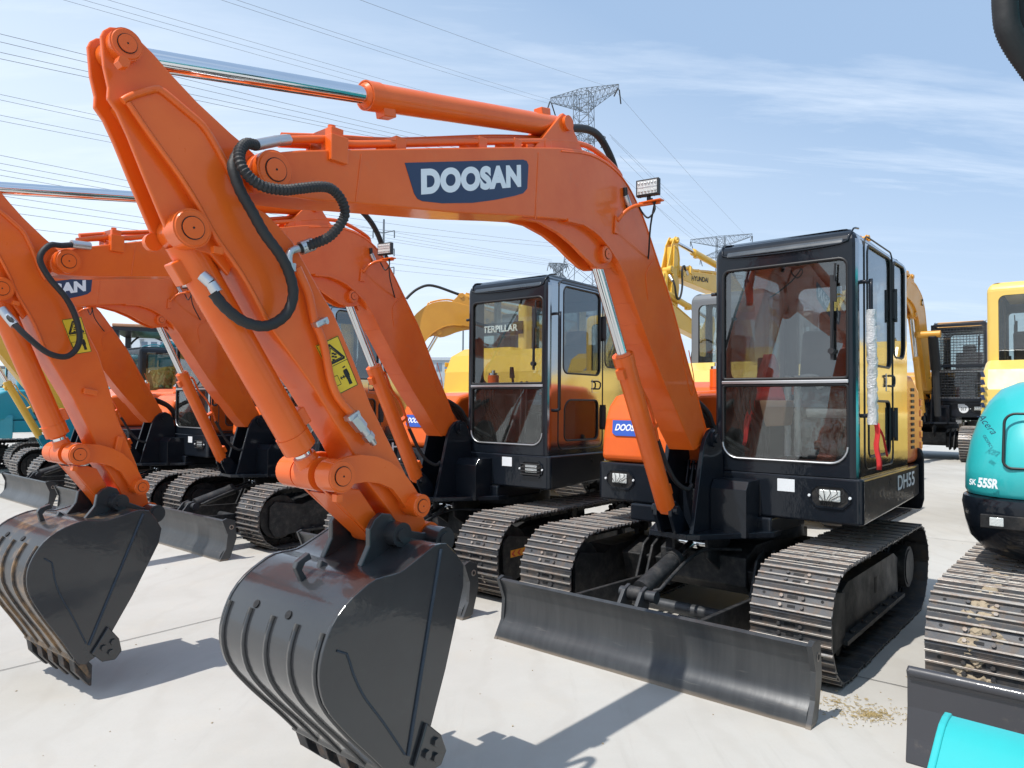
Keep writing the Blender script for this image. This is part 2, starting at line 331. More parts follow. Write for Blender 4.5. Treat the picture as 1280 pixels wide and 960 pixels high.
def empty(name, loc=(0, 0, 0), rz=0, label=None, cat=None, group=None):
    o = bpy.data.objects.new(name, None); col.objects.link(o); o.location = loc; o.rotation_euler = (0, 0, rz)
    o.empty_display_size = .2
    return tag(o, label, cat, group)
def tag(o, label=None, cat=None, group=None, kind=None):
    for k, v in (('label', label), ('category', cat), ('group', group), ('kind', kind)):
        if v: o[k] = v
    return o
def text(name, body, mat, parent, origin, ux, uz, height, width=None, shear=0, bold=.0, thick=.0008, matrix=None, space=1.0):
    cu = bpy.data.curves.new(name, 'FONT'); cu.body = body; cu.shear = shear; cu.offset = bold; cu.extrude = 0; cu.space_character = space
    to = bpy.data.objects.new(name, cu); col.objects.link(to); bpy.context.view_layer.update()
    dg = bpy.context.evaluated_depsgraph_get(); me = bpy.data.meshes.new_from_object(to.evaluated_get(dg))
    bpy.data.objects.remove(to); bpy.data.curves.remove(cu)
    xs = [v.co.x for v in me.vertices]; ys = [v.co.y for v in me.vertices]
    x0, x1, y0, y1 = min(xs), max(xs), min(ys), max(ys)
    sy = height / (y1 - y0); sx = width / (x1 - x0) if width else sy
    ux = Vector(ux).normalized(); uz = Vector(uz).normalized(); o0 = Vector(origin)
    for v in me.vertices: v.co = o0 + ux * ((v.co.x - x0) * sx) + uz * ((v.co.y - y0) * sy)
    me.materials.clear(); me.materials.append(M[mat]); me.name = name
    for p in me.polygons: p.use_smooth = False; p.material_index = 0
    o = bpy.data.objects.new(name, me); col.objects.link(o)
    if parent: o.parent = parent
    if matrix is not None: o.matrix_local = matrix
    md = o.modifiers.new('depth', 'SOLIDIFY'); md.thickness = thick; md.offset = 0
    return o
def cut(o, cutters):
    bpy.context.view_layer.update()
    mods = []
    for c in cutters:
        m = o.modifiers.new('cut', 'BOOLEAN'); m.operation = 'DIFFERENCE'; m.object = c; m.solver = 'EXACT'; mods.append(m)
    o.data.update(); o.update_tag(); bpy.context.view_layer.update(); dg = bpy.context.evaluated_depsgraph_get(); dg.update(); me = bpy.data.meshes.new_from_object(o.evaluated_get(dg))
    old = o.data; o.modifiers.clear(); o.data = me
    for c in cutters: bpy.data.objects.remove(c)
    return o
def xz(k, y): return [(x, y, z) for x, z in D[k]]

# ------------------------------------------------------------------ track
WR, FX, RX, WZ = .288, 1.07, -.70, .312
def loop_at(s):
    L1 = FX - RX; C = pi * WR; per = 2 * (L1 + C); s %= per
    if s < L1: return (RX + s, WZ + WR, 0)                    # top run, heading forward
    s -= L1
    if s < C: a = pi / 2 - s / WR; return (FX + WR * cos(a), WZ + WR * sin(a), a - pi / 2)
    s -= C
    if s < L1: return (FX - s, WZ - WR, -pi)
    s -= L1; a = -pi / 2 - s / WR; return (RX + WR * cos(a), WZ + WR * sin(a), a - pi / 2)
PER = 2 * (FX - RX + pi * WR)
def track_mesh(w=.415, n=39):
    b = MB(); p = PER / n
    prof = [(-.066, 0), (.058, 0), (.074, -.010), (.076, -.004), (.062, .007), (-.055, .007), (-.066, .009)]
    for i in range(n):
        x, z, a = loop_at(i * p + .03)
        jit = random.uniform(-.004, .004)
        # shoe frame: t along the track, n outwards
        m = Matrix.Translation((x, 0, z)) @ Matrix.Rotation(-a, 4, 'Y')
        b.prism(prof, -w / 2 + jit, w / 2 + jit, 0, m)
        for t, h in ((-.052, .020), (-.003, .015), (.046, .020)):
            q = [(t - .009, .006), (t + .009, .006), (t + .005, h), (t - .005, h)]
            b.prism(q, -w / 2 + jit, w / 2 + jit, 0, m)
            b.prism([(t - .0052, h + .0003), (t + .0052, h + .0003), (t + .0035, h + .002), (t - .0035, h + .002)], -w / 2 + jit, w / 2 + jit, 1, m)
        for y in (-.055, .055):
            for t in (-.027, .022):
                c = m @ Vector((t, y, .007)); e = m @ Vector((t, y, .019)); b.cyl(c, e, .0115, .010, 6, 0 if (i + int(y > 0)) % 3 else 1, smooth=False)
            b.box((.0, y * .75, -.035), (.115, .022, .06), 2, m)
        for y in (-.15, .15):
            c = m @ Vector((-.028, y, .0072)); e = m @ Vector((-.028, y, .0082)); b.cyl(c, e, .008, n=10, mi=2)
        b.box((-.027, 0, .0075), (.016, .055, .003), 2, m); b.box((.022, 0, .0075), (.014, .04, .003), 2, m)
        c = m @ Vector((.066, -.06, -.035)); e = m @ Vector((.066, .06, -.035)); b.cyl(c, e, .016, n=10, mi=2)
    return b
def make_undercarriage(root, mats, cache, yc=-.06, sticker=False, detail=True):
    for sgn in (1, -1):
        yy = yc + sgn * .795
        if 'track' not in cache: cache['track'] = track_mesh().build('track', ['shoe', 'rib', 'link'], None).data; bpy.data.objects.remove([o for o in col.objects if o.data == cache['track']][0])
        t = bpy.data.objects.new('track', cache['track']); col.objects.link(t); t.parent = root; t.location = (0, yy, 0)
        f = MB(); yo = .135
        f.prism([(-.52, .16), (.86, .16), (.86, .40), (.70, .45), (-.40, .45), (-.52, .40)], -.10, .10)
        f.prism([(.84, .15), (1.14, .12), (1.20, .22), (1.20, .42), (1.14, .47), (.84, .42)], -.125, -.105)
        f.prism([(.84, .15), (1.14, .12), (1.20, .22), (1.20, .42), (1.14, .47), (.84, .42)], .105, .125)
        f.bb(-.50, .88, -.13, -.10, .14, .165); f.bb(-.50, .88, .10, .15, .14, .165)
        for x in (-.3, -.05, .2, .45, .7): f.cyl((x, .125, .165), (x, .125, .18), .016, n=6, smooth=False)
        f.prism([(.05, .27), (.10, .27), (.10, .37), (.05, .37)], .1005, .1025, 1)
        fo = f.build('track_frame', ['tframe', 'link'], root, bevel=.006, matrix=Matrix.Translation((0, yy, 0)) @ Matrix.Scale(sgn, 4, (0, 1, 0)))
        w = MB(); w.cyl((FX, -.09, WZ), (FX, .09, WZ), .215, n=32); w.cyl((FX, -.02, WZ), (FX, .02, WZ), .235, n=32); w.cyl((FX, -.12, WZ), (FX, .12, WZ), .06, n=16)
        w.build('idler_wheel', ['tframe'], fo, bevel=.005)
        w = MB(); w.cyl((RX, -.03, WZ), (RX, .03, WZ), .20, n=32)
        for k in range(20):
            a = 2 * pi * k / 20; w.box((0, 0, .215), (.03, .04, .05), 0, Matrix.Translation((RX, 0, WZ)) @ Matrix.Rotation(a, 4, 'Y'))
        w.cyl((RX, .03, WZ), (RX, .135, WZ), .15, .145, n=28); w.cyl((RX, .135, WZ), (RX, .142, WZ), .125, n=24)
        w.cyl((RX, -.12, WZ), (RX, -.03, WZ), .13, n=24)
        w.build('sprocket', ['tframe'], fo, bevel=.004)
        w = MB()
        for x in (-.40, -.15, .10, .35, .60, .83):
            w.cyl((x, -.085, .115), (x, .085, .115), .058, n=16); w.cyl((x, -.06, .115), (x, -.04, .115), .075, n=16); w.cyl((x, .04, .115), (x, .06, .115), .075, n=16)
        w.cyl((.15, -.06, .52), (.15, .06, .52), .04, n=14); w.bb(.11, .19, -.02, .02, .44, .50)
        w.build('track_rollers', ['link'], fo)
        if sticker and sgn == 1:
            s_ = MB(); s_.bb(.875, 1.115, .1265, .1275, .30, .355); s2 = s_.build('reflective_plate', ['amber'], fo)
            c_ = MB()
            for x in (.92, .99, 1.06):
                c_.prism([(x + .045, .327), (x + .015, .350), (x - .008, .350), (x + .022, .327), (x - .008, .304), (x + .015, .304)], .1277, .1284)
            c_.build('chevrons', ['redsign'], s2)
    u = MB()
    u.prism([(-.45, .25), (.62, .25), (.72, .32), (.72, .50), (.55, .56), (-.45, .56)], yc - .30, yc + .30)
    u.prism([(.30, .22), (.62, .22), (.70, .42), (.40, .50)], yc - .62, yc - .28); u.prism([(.30, .22), (.62, .22), (.70, .42), (.40, .50)], yc + .28, yc + .62)
    u.prism([(-.42, .22), (-.12, .22), (-.15, .50), (-.38, .50)], yc - .62, yc - .28); u.prism([(-.42, .22), (-.12, .22), (-.15, .50), (-.38, .50)], yc + .28, yc + .62)
    u.cyl((0, yc, .56), (0, yc, .665), .40, n=40)
    for y in (yc - .115, yc - .03, yc + .03, yc + .115)[::3]: u.prism([(.55, .30), (.88, .50), (.90, .62), (.80, .66), (.55, .60)], y - .012, y + .012)
    for y in (yc - .40, yc + .40):
        for k in (-.035, .035): u.prism([(.60, .20), (.78, .18), (.84, .24), (.72, .50), (.60, .56)], y + k - .01, y + k + .01)
    u.build('undercarriage_frame', ['tframe'], root, bevel=.008)
def make_blade(root, yb=.01, hw=.945, extra=0):
    b = MB()
    front = [(1.758, .0), (1.742, .06), (1.700, .105), (1.682, .16), (1.682, .24), (1.700, .31), (1.735, .362)]
    back = [(1.715, .372), (1.672, .33), (1.652, .24), (1.652, .15), (1.672, .085), (1.715, .03), (1.735, 0)]
    n = 13; fr_ = [(p.x, p.z) for p in spline([(x, 0, z) for x, z in front], .03)]; front = fr_
    # slightly uneven moldboard built in strips
    cols = []
    for i in range(n):
        y = yb - hw + .012 + (2 * hw - .024) * i / (n - 1)
        dx = random.uniform(-.0013, .0013)
        cols.append([(x + dx, y, z) for x, z in front + back])
    m = len(front) + len(back); vs = [p for c in cols for p in c]
    fs = [(i * m + k, i * m + (k + 1) % m, (i + 1) * m + (k + 1) % m, (i + 1) * m + k) for i in range(n - 1) for k in range(m)]
    b.add(vs, fs, 0, True); b.add(vs, [tuple(range(m)), tuple(range(n * m - 1, (n - 1) * m - 1, -1))])
    for y in (yb - hw, yb + hw):
        b.prism([(1.765, 0), (1.70, .11), (1.69, .24), (1.745, .368), (1.70, .385), (1.62, .36), (1.60, .20), (1.66, .02), (1.70, 0)], y - .012, y + .012)
    b.cyl((1.655, yb + hw + .012, .30), (1.655, yb + hw + .014, .30), .022, n=14, mi=1)
    b.cyl((1.655, yb + hw + .0142, .30), (1.655, yb + hw + .0152, .30), .013, n=12, mi=2)
    bo = merged(b.build('dozer_blade', ['blade', 'rib', 'link'], root)); md = bo.modifiers.new('e', 'EDGE_SPLIT'); md.split_angle = radians(38)
    md = bo.modifiers.new('b', 'BEVEL'); md.width = .003; md.segments = 2; md.limit_method = 'ANGLE'; md.angle_limit = radians(45)
    for y in (-.46, .34):
        a = MB(); a.prism([(.70, .15), (1.67, .10), (1.67, .33), (.78, .30), (.70, .26)], y - .014, y + .014)
        a.cyl((.74, y - .05, .20), (.74, y + .05, .20), .05, n=18)
        a.build('blade_arm', ['tframe'], bo, bevel=.004)
    a = MB(); a.cyl((1.02, -.445, .20), (1.02, .325, .20), .038, n=18); a.build('cross_tube', ['blade'], bo)
    a = MB()
    for y in (-.06 - .055, -.06 + .055): a.prism([(1.67, .12), (1.67, .33), (1.60, .42), (1.54, .44), (1.50, .39), (1.56, .20)], y - .011, y + .011)
    a.cyl((1.55, -.06 - .10, .39), (1.55, -.06 + .10, .39), .032, n=18); a.cyl((1.55, -.06 + .10, .39), (1.55, -.06 + .13, .39), .036, n=18)
    a.build('cylinder_lug', ['blade'], bo, bevel=.003)
    c = MB(); c.cyl((1.50, -.06, .405), (1.10, -.06, .515), .052, n=24); c.cyl((1.13, -.06, .507), (1.08, -.06, .520), .058, n=24)
    c.cyl((1.55, -.10, .39), (1.55, -.02, .39), .042, n=20)
    c.tube(spline([(1.46, 0, .40), (1.44, .03, .41), (1.40, .035, .43), (1.1, .03, .52), (.9, .06, .56), (.7, .2, .55)]), .011, 8)
    co = c.build('blade_cylinder', ['tframe'], root)
    c = MB(); c.cyl((1.10, -.06, .515), (.86, -.06, .58), .026, n=18); c.cyl((.84, -.10, .585), (.84, -.02, .585), .04, n=18); c.cyl((.84, -.17, .585), (.84, .05, .585), .022, n=14)
    c.build('rod', ['chrome'], co)
    return bo

# ------------------------------------------------------------------ upper structure
def xfm_box(b, *a): return b
def make_house(root, mats, lettering=None, plate='white', hood=True):
    paint_, base_ = mats['paint'], mats['base']
    b = MB()
    # base skirt seen from the front, side skirt and round tail
    side = [(.695, -.875), (.695, .905), (.60, .925), (-.45, .925)]
    plan = [(.695, -.86), (.695, .90), (.675, .92), (-.55, .92)] + [(-.62 + .93 * cos(a) * .95, .92 * sin(a)) for a in [radians(d) for d in (80, 70)]][:0]
    for k in range(15):
        a = radians(62 + (298 - 62) * k / 14); plan.append((1.50 * cos(a) * 1.0 if cos(a) < -.55 else 1.50 * cos(a), max(-.92, min(.92, 1.25 * sin(a)))))
    plan = [(.695, -.86), (.695, .90), (.675, .92), (-.62, .92), (-.90, .90), (-1.15, .78), (-1.32, .55), (-1.40, .25), (-1.42, 0), (-1.40, -.25), (-1.32, -.55), (-1.15, -.78), (-.90, -.90), (-.62, -.92), (.655, -.90)]
    n = len(plan)
    for z0, z1, sc in ((.775, 1.045, 1),):
        vs = [(x, y, z0 + (.0 if x > -.3 else .04)) for x, y in plan] + [(x, y, z1) for x, y in plan]
        b.add(vs, [tuple(range(n - 1, -1, -1)), tuple(range(n, 2 * n))] + [(i, (i + 1) % n, (i + 1) % n + n, i + n) for i in range(n)])
    b.bb(.10, .72, -.60, .40, .655, .772)
    hb = b.build('upper_frame', [base_], root, bevel=.018, seg=3)
    # lamp recesses and their lamps
    for y0, z0, sc in ((.635, .875, 1), (-.80, .872, 1)):
        r_ = MB(); w, h = .205, .115
        hexo = [(y0 + .03, z0 - .012), (y0 + w - .03, z0 - .012), (y0 + w + .012, z0 + .03), (y0 + w + .012, z0 + h - .03), (y0 + w - .03, z0 + h + .012), (y0 + .03, z0 + h + .012), (y0 - .012, z0 + h - .03), (y0 - .012, z0 + .03)]
        hexi = [(y0 + .03, z0), (y0 + w - .03, z0), (y0 + w, z0 + .03), (y0 + w, z0 + h - .03), (y0 + w - .03, z0 + h), (y0 + .03, z0 + h), (y0, z0 + h - .03), (y0, z0 + .03)]
        r_.ring(hexo, hexi, .6965, .704, 'x', 0)
        r_.prismx(hexi, .6962, .6975, 1)
        rr = r_.build('work_light', [base_, 'link'], root)
        l_ = MB(); l_.bb(.6978, .712, y0 + .045, y0 + .165, z0 + .03, z0 + .098, 0)
        l_.build('lens', ['lens'], rr, bevel=.006)
        g_ = MB()
        if mats.get('grille'):
            for k in range(4): g_.cyl((.718, y0 + .005, z0 + .015 + k * .028), (.718, y0 + w - .005, z0 + .015 + k * .028), .0045, n=8)
        else:
            for k in range(5):
                a0 = y0 + .03 + k * .037
                g_.tube(spline([(.714, a0, z0 + h - .01), (.72, a0 + .01, z0 + .08), (.722, y0 + .07 + k * .012, z0 + .04), (.715, y0 + .075 + k * .012, z0 + .004)], .015), .0022, 5)
        g_.build('wires', ['rubber'], rr)
        g_ = MB()
        for yy in (y0 - .012, y0 + w + .012): g_.cyl((.704, yy, z0 + h / 2), (.712, yy, z0 + h / 2), .009, .007, n=12)
        g_.build('screw', ['white'], rr)
    p_ = MB(); p_.bb(.6965, .699, .43, .535, .942, 1.018); p_.build('maker_plate', [plate], root, bevel=.001)
    # pedestal box beside the boom foot
    b = MB(); b.prism([(.69, .66), (.90, .66), (.90, .95), (.86, 1.0), (.69, 1.0)], .085, .315)
    b.prism([(.695, .70), (.70, .70), (.70, .96), (.695, .96)], .32, .325)
    b.build('frame_gusset', [base_], root, bevel=.02, seg=3)
    br = [(1.14, .66), (1.12, .72), (.985, 1.20), (.95, 1.26), (.895, 1.305), (.835, 1.318), (.775, 1.295), (.735, 1.24), (.70, 1.12), (.69, .66)]
    for y0, y1 in ((.052, .082), (-.182, -.152)):
        b = MB(); b.prism(br, y0, y1)
        yo = y1 if y1 > 0 else y0
        b.cyl((.855, y0, 1.255), (.855, y1 + (.02 if y1 > 0 else 0), 1.255), .055, n=24); b.cyl((.855, y0, 1.255), (.855, y1 + (.035 if y1 > 0 else 0), 1.255), .03, n=20)
        b.build('boom_bracket', [base_], root, bevel=.005)
    b = MB()
    b.add([(.60, -.42, .655), (1.16, -.20, .655), (1.18, .06, .655), (1.12, .12, .655), (.72, .42, .655), (.60, .42, .655)] + [(.60, -.42, .69), (1.16, -.20, .69), (1.18, .06, .69), (1.12, .12, .69), (.72, .42, .69), (.60, .42, .69)],
          [(5, 4, 3, 2, 1, 0), (6, 7, 8, 9, 10, 11)] + [(i, (i + 1) % 6, (i + 1) % 6 + 6, i + 6) for i in range(6)])
    for y in (-.11, -.01):
        b.prism([(1.00, .69), (1.19, .69), (1.25, .80), (1.25, .86), (1.20, .89), (1.15, .86)], y - .30 * 0 - .012, y + .012)
    b.cyl((1.215, -.14, .835), (1.215, .03, .835), .028, n=16)
    b.bb(.72, .86, -.15, .05, .69, .93)
    for k in range(6): b.cyl((.78, -.14 + k * .035, .95), (.74, -.14 + k * .035, 1.10), .013, n=8)
    b.build('mounting_plate', [base_], root, bevel=.004)
    # orange right-hand cover (curved bonnet) and rear engine covers
    if hood:
        b = MB()
        prof = [(.66, 1.047), (.665, 1.10), (.655, 1.22), (.62, 1.36), (.57, 1.46), (.49, 1.53), (.35, 1.56), (-.30, 1.58), (-.30, 1.047)]
        b.prism(prof, -.885, -.24)
        o = b.build('front_cover', [paint_], root, bevel=.045, seg=4, ang=40)
        b = MB()
        b.prism([(-.302, 1.047), (-.302, 1.60), (-.50, 1.66), (-1.05, 1.64), (-1.22, 1.56), (-1.32, 1.38), (-1.36, 1.047)], -.88, .05)
        b.prism([(-.56, 1.047), (-.56, 1.70), (-.80, 1.70), (-1.02, 1.60), (-1.12, 1.40), (-1.16, 1.047)], .05, .885)
        o = b.build('engine_cover', [paint_], root, bevel=.05, seg=4, ang=40)
        v = MB()
        for k in range(11): v.bb(-.82, -.72, .886, .8895, 1.16 + k * .042, 1.182 + k * .042, 0)
        v.build('vent', ['link'], o)
        v = MB()
        for k in range(5): v.bb(-1.10, -1.02, .874, .8905, 1.15 + k * .08, 1.205 + k * .08, 0)
        v.build('louvre', [paint_], o, bevel=.008)
        v = MB(); v.cyl((-.05, -.30, 1.58), (-.05, -.30, 1.74), .055, n=24); v.cyl((-.05, -.30, 1.60), (-.05, -.30, 1.612), .058, n=24); v.build('filler_neck', [paint_], root)
        v = MB(); v.cyl((-.05, -.30, 1.742), (-.05, -.30, 1.762), .048, n=20); v.cyl((-.05, -.30, 1.762), (-.05, -.30, 1.79), .02, n=12); v.build('filler_cap', ['chrome'], root)
    if lettering:
        dm = Matrix.Translation((.640, 0, 1.30)) @ Matrix.Rotation(radians(-14), 4, 'Y')
        v = MB(); v.prismx([(-.79, -.045), (-.76, -.065), (-.52, -.065), (-.50, .05), (-.80, .05)], .0, .006); dc = v.build('decal', ['bluedecal'], root, matrix=dm)
        text('decal_lettering', 'DOOSAN', 'white', dc, (.0068, -.77, -.028), (0, 1, 0), (0, 0, 1), .05, .24, .2, .03, .001)
    # counterweight
    b = MB(); pl = [(-.93, .935), (-1.18, .82), (-1.36, .58), (-1.46, .25), (-1.48, 0), (-1.46, -.25), (-1.36, -.58), (-1.18, -.82), (-.93, -.935), (-.93, -.6), (-.93, .6)]
    n = len(pl); rows = []
    for z, s_ in ((.70, .93), (.78, .99), (1.0, 1.0), (1.10, .985), (1.16, .95)): rows.append([(-.93 + (x + .93) * s_, y * (1 if s_ > .96 else .98), z) for x, y in pl])
    vs = [p for r_ in rows for p in r_]
    b.add(vs, [(i * n + k, i * n + (k + 1) % n, (i + 1) * n + (k + 1) % n, (i + 1) * n + k) for i in range(4) for k in range(n)] + [tuple(range(n - 1, -1, -1)), tuple(range(4 * n, 5 * n))])
    merged(b.build('counterweight', [base_], root, bevel=.02, seg=3))
    if lettering:
        text('model_lettering', lettering, 'white', root, (-.13, .9235, .912), (-1, 0, 0), (0, 0, 1), .098, .50, 0, .018)

def make_cab(root, mats, tinted=False):
    bm_, sidem = mats['cab'], mats.get('cabside', mats['cab'])
    # shell: front frame, side frame, rear, roof
    Y0, Y1, X0, X1, Z0, Z1 = .012, .892, -.62, .69, 1.047, 2.52
    sh = MB(); sh.bb(X0, X1, Y0, Y1, Z0, Z1); shell = sh.build('cab', [bm_, sidem, 'interior'], None)
    # taper and round
    bm = bmesh.new(); bm.from_mesh(shell.data)
    vert = [e for e in bm.edges if abs(e.verts[0].co.z - e.verts[1].co.z) > 1]
    bmesh.ops.bevel(bm, geom=vert, offset=.045, segments=4, affect='EDGES', profile=.5)
    top = [e for e in bm.edges if all(v.co.z > 2.5 for v in e.verts) and len(e.link_faces) == 2 and abs(e.link_faces[0].normal.z - e.link_faces[1].normal.z) > .5]
    bmesh.ops.bevel(bm, geom=top, offset=.095, segments=6, affect='EDGES', profile=.5)
    for f in bm.faces:
        f.material_index = 1 if f.normal.y > .8 else 0; f.smooth = False
    bm.to_mesh(shell.data); bm.free()
    cs = []
    def cutter(build):
        c = MB(); build(c); o = c.build('cutter', ['interior'], None); cs.append(o)
    cutter(lambda c: c.bb(X0 + .04, X1 - .045, Y0 + .035, Y1 - .04, Z0 + .03, Z1 - .05))
    up = rrect(.075, .838, 1.632, 2.338, (.05, .04, .02, .02)); lo = rrect(.075, .838, 1.130, 1.592, (.02, .02, .10, .10))
    cutter(lambda c: c.prismx(up, X1 - .1, X1 + .1)); cutter(lambda c: c.prismx(lo, X1 - .1, X1 + .1))
    d_up = rrect(-.10, .475, 1.72, 2.445, .06); r_up = rrect(-.50, -.185, 1.80, 2.445, (.04, .05, .09, .06)); d_lo = rrect(-.07, .455, 1.16, 1.50, (.10, .05, .05, .05))
    for q in (d_up, r_up, d_lo): cutter(lambda c, q=q: c.prism(q, Y1 - .1, Y1 + .1))
    cutter(lambda c: c.prism(rrect(-.50, .50, 1.65, 2.42, .06), Y0 - .1, Y0 + .1))
    cutter(lambda c: c.prismx(rrect(.12, .79, 1.55, 2.38, .06), X0 - .1, X0 + .1))
    cut(shell, cs); shell.parent = root
    pl_ = shell.data.polygons
    for p in pl_:
        if p.material_index > 2: p.material_index = 2
    md = shell.modifiers.new('bevel', 'BEVEL'); md.width = .006; md.segments = 2; md.limit_method = 'ANGLE'; md.angle_limit = radians(35)
    def pane(name, poly, axis, k0, k1, mat):
        g = MB(); (g.prismx(poly, k0, k1) if axis == 'x' else g.prism(poly, k0, k1)); go = g.build(name, [mat], shell); return go
    def seal(poly, axis, k, r, mat, par, name='seal'):
        t = MB(); pts = [(k, a, c) if axis == 'x' else (a, k, c) for a, c in poly]; t.tube(pts + [pts[0], pts[1]], r, 8, caps=False); t.build(name, [mat], par)
    fg = mats.get('frontglass', 'glass'); gu = pane('windshield', up, 'x', X1 - .018, X1 - .014, fg); gl = pane('lower_windshield', lo, 'x', X1 - .018, X1 - .014, 'glass')
    seal(up, 'x', X1 - .004, .010, 'seal', gu); seal(lo, 'x', X1 - .004, .009, 'seal', gl)
    sill = [(p[0], p[1]) for p in lo if p[1] < 1.35]
    t = MB(); t.tube([(X1 + .004, a, c - .002) for a, c in sill], .006, 8); t.build('silver_trim', ['zinc'], gl)
    t = MB(); t.bb(X1 + .002, X1 + .010, .07, .843, 1.602, 1.622); t.build('window_bar', ['zinc'], shell, bevel=.003)
    sg = mats.get('sideglass', 'sideglass')
    dg_ = pane('door_glass', d_up, 'y', Y1 - .014, Y1 - .009, sg); rg = pane('rear_side_glass', r_up, 'y', Y1 - .014, Y1 - .009, sg); dl = pane('lower_door_glass', d_lo, 'y', Y1 - .014, Y1 - .009, sg)
    for q, g in ((d_up, dg_), (r_up, rg), (d_lo, dl)): seal(q, 'y', Y1 - .002, .008, 'seal', g)
    pane('right_window', rrect(-.50, .50, 1.65, 2.42, .06), 'y', Y0 + .010, Y0 + .014, 'glass'); pane('rear_window', rrect(.12, .79, 1.55, 2.38, .06), 'x', X0 + .014, X0 + .018, 'glass')
    # roof panel, raised, with curved front lip
    r_ = MB(); r_.prism([(-.50, 2.50), (-.50, 2.530), (.52, 2.538), (.60, 2.528), (.655, 2.498), (.692, 2.445), (.700, 2.425), (.688, 2.42), (.60, 2.44)], .10, .815); ro = r_.build('roof_panel', [mats.get('roof', bm_)], shell, bevel=.008, seg=3, ang=30)
    t = MB(); lip = [(X1 + .003, .115, 2.425), (X1 + .006, .45, 2.412), (X1 + .003, .80, 2.425), (X1 - .002, .845, 2.46), (X1 - .05, .86, 2.515), (X1 - .15, .86, 2.534)]
    lipl = [(X1 - .15, .055, 2.534), (X1 - .05, .055, 2.515), (X1 - .002, .07, 2.46)]
    t.tube(spline(lipl + lip, .03), .006, 8); t.build('roof_gutter', [bm_], shell)
    # door seams, handle, hinges
    t = MB(); dz = rrect(-.145, .545, 1.09, 2.49, .07)
    t.tube([(a, Y1 + .001, c) for a, c in dz + dz[:1]], .005, 6, caps=False)
    dr = t.build('door_seam', ['seal'], shell)
    t = MB(); t.bb(-.075, .03, Y1 - .0, Y1 + .004, 1.565, 1.68); t.build('door_latch_plate', [sidem], shell, bevel=.01)
    t = MB(); t.tube(spline([(.02, Y1 + .01, 1.60), (-.04, Y1 + .03, 1.60), (-.06, Y1 + .03, 1.62), (-.06, Y1 + .03, 1.65), (-.02, Y1 + .03, 1.665), (.02, Y1 + .01, 1.665)], .02), .007, 8)
    t.build('door_handle', ['plastic'], shell)
    for z in (2.14, 1.35):
        t = MB(); t.bb(-.175, -.125, Y1, Y1 + .022, z - .09, z + .09); t.cyl((-.15, Y1 + .018, z - .11), (-.15, Y1 + .018, z + .11), .013, n=10); t.build('door_hinge', ['plastic'], shell, bevel=.004)
    t = MB(); t.tube(spline([(.60, Y1 - .01, 2.20), (.60, Y1 + .045, 2.195), (.60, Y1 + .05, 2.15), (.60, Y1 + .05, 1.5), (.60, Y1 + .045, 1.42), (.60, Y1 - .01, 1.41)], .03), .012, 10)
    t.build('grab_handle', ['black'], shell)
    # wiper
    t = MB(); t.tube([(X1 + .014, .775, 2.31), (X1 + .02, .765, 2.1), (X1 + .02, .752, 1.80)], .006, 6); t.box((X1 + .012, .755, 1.99), (.012, .018, .50)); t.box((X1 + .02, .772, 2.14), (.014, .022, .12)); t.cyl((X1 - .01, .752, 1.79), (X1 + .03, .752, 1.79), .018, n=12)
    t.build('wiper', ['plastic'], shell)
    t = MB(); t.cyl((X1 - .03, Y0, 2.20), (X1 - .03, Y0 - .03, 2.20), .012, n=8); t.build('window_stop', ['plastic'], shell)
    # interior: floor, seat, console, levers
    t = MB(); t.bb(X0 + .05, X1 - .05, Y0 + .05, Y1 - .05, 1.08, 1.10); t.build('cab_floor', ['maroon'], shell)
    t = MB(); t.bb(-.30, .14, .24, .70, 1.38, 1.50); t.prism([(-.30, 1.48), (-.18, 1.48), (-.30, 2.02), (-.40, 2.02)], .25, .69); t.bb(-.42, -.32, .36, .58, 2.0, 2.16); t.bb(-.25, .05, .3, .62, 1.10, 1.38)
    t.build('seat', ['seatc'], shell, bevel=.03, seg=3)
    for y0, y1 in ((.07, .20), (.72, .84)):
        t = MB(); t.bb(-.30, .22, y0, y1, 1.10, 1.55); t.cyl((.16, (y0 + y1) / 2, 1.55), (.20, (y0 + y1) / 2, 1.72), .012, n=8); t.cyl((.20, (y0 + y1) / 2, 1.70), (.21, (y0 + y1) / 2, 1.80), .024, .018, n=12); t.build('side_console', ['interior'], shell, bevel=.012)
    for y in (.40, .46):
        t = MB(); t.cyl((.42, y, 1.10), (.40, y, 1.66), .010, n=8); t.build('travel_lever', [mats.get('lever', 'plastic')], shell)
    t = MB()
    for k in range(5): t.tube(spline([(.58, .10 + k * .035, 1.60), (.56, .10 + k * .03, 1.45), (.50, .12 + k * .04, 1.30), (.45, .14 + k * .03, 1.12)], .04), .012, 8)
    t.build('control_cables', ['rubber'], shell)
    return shell

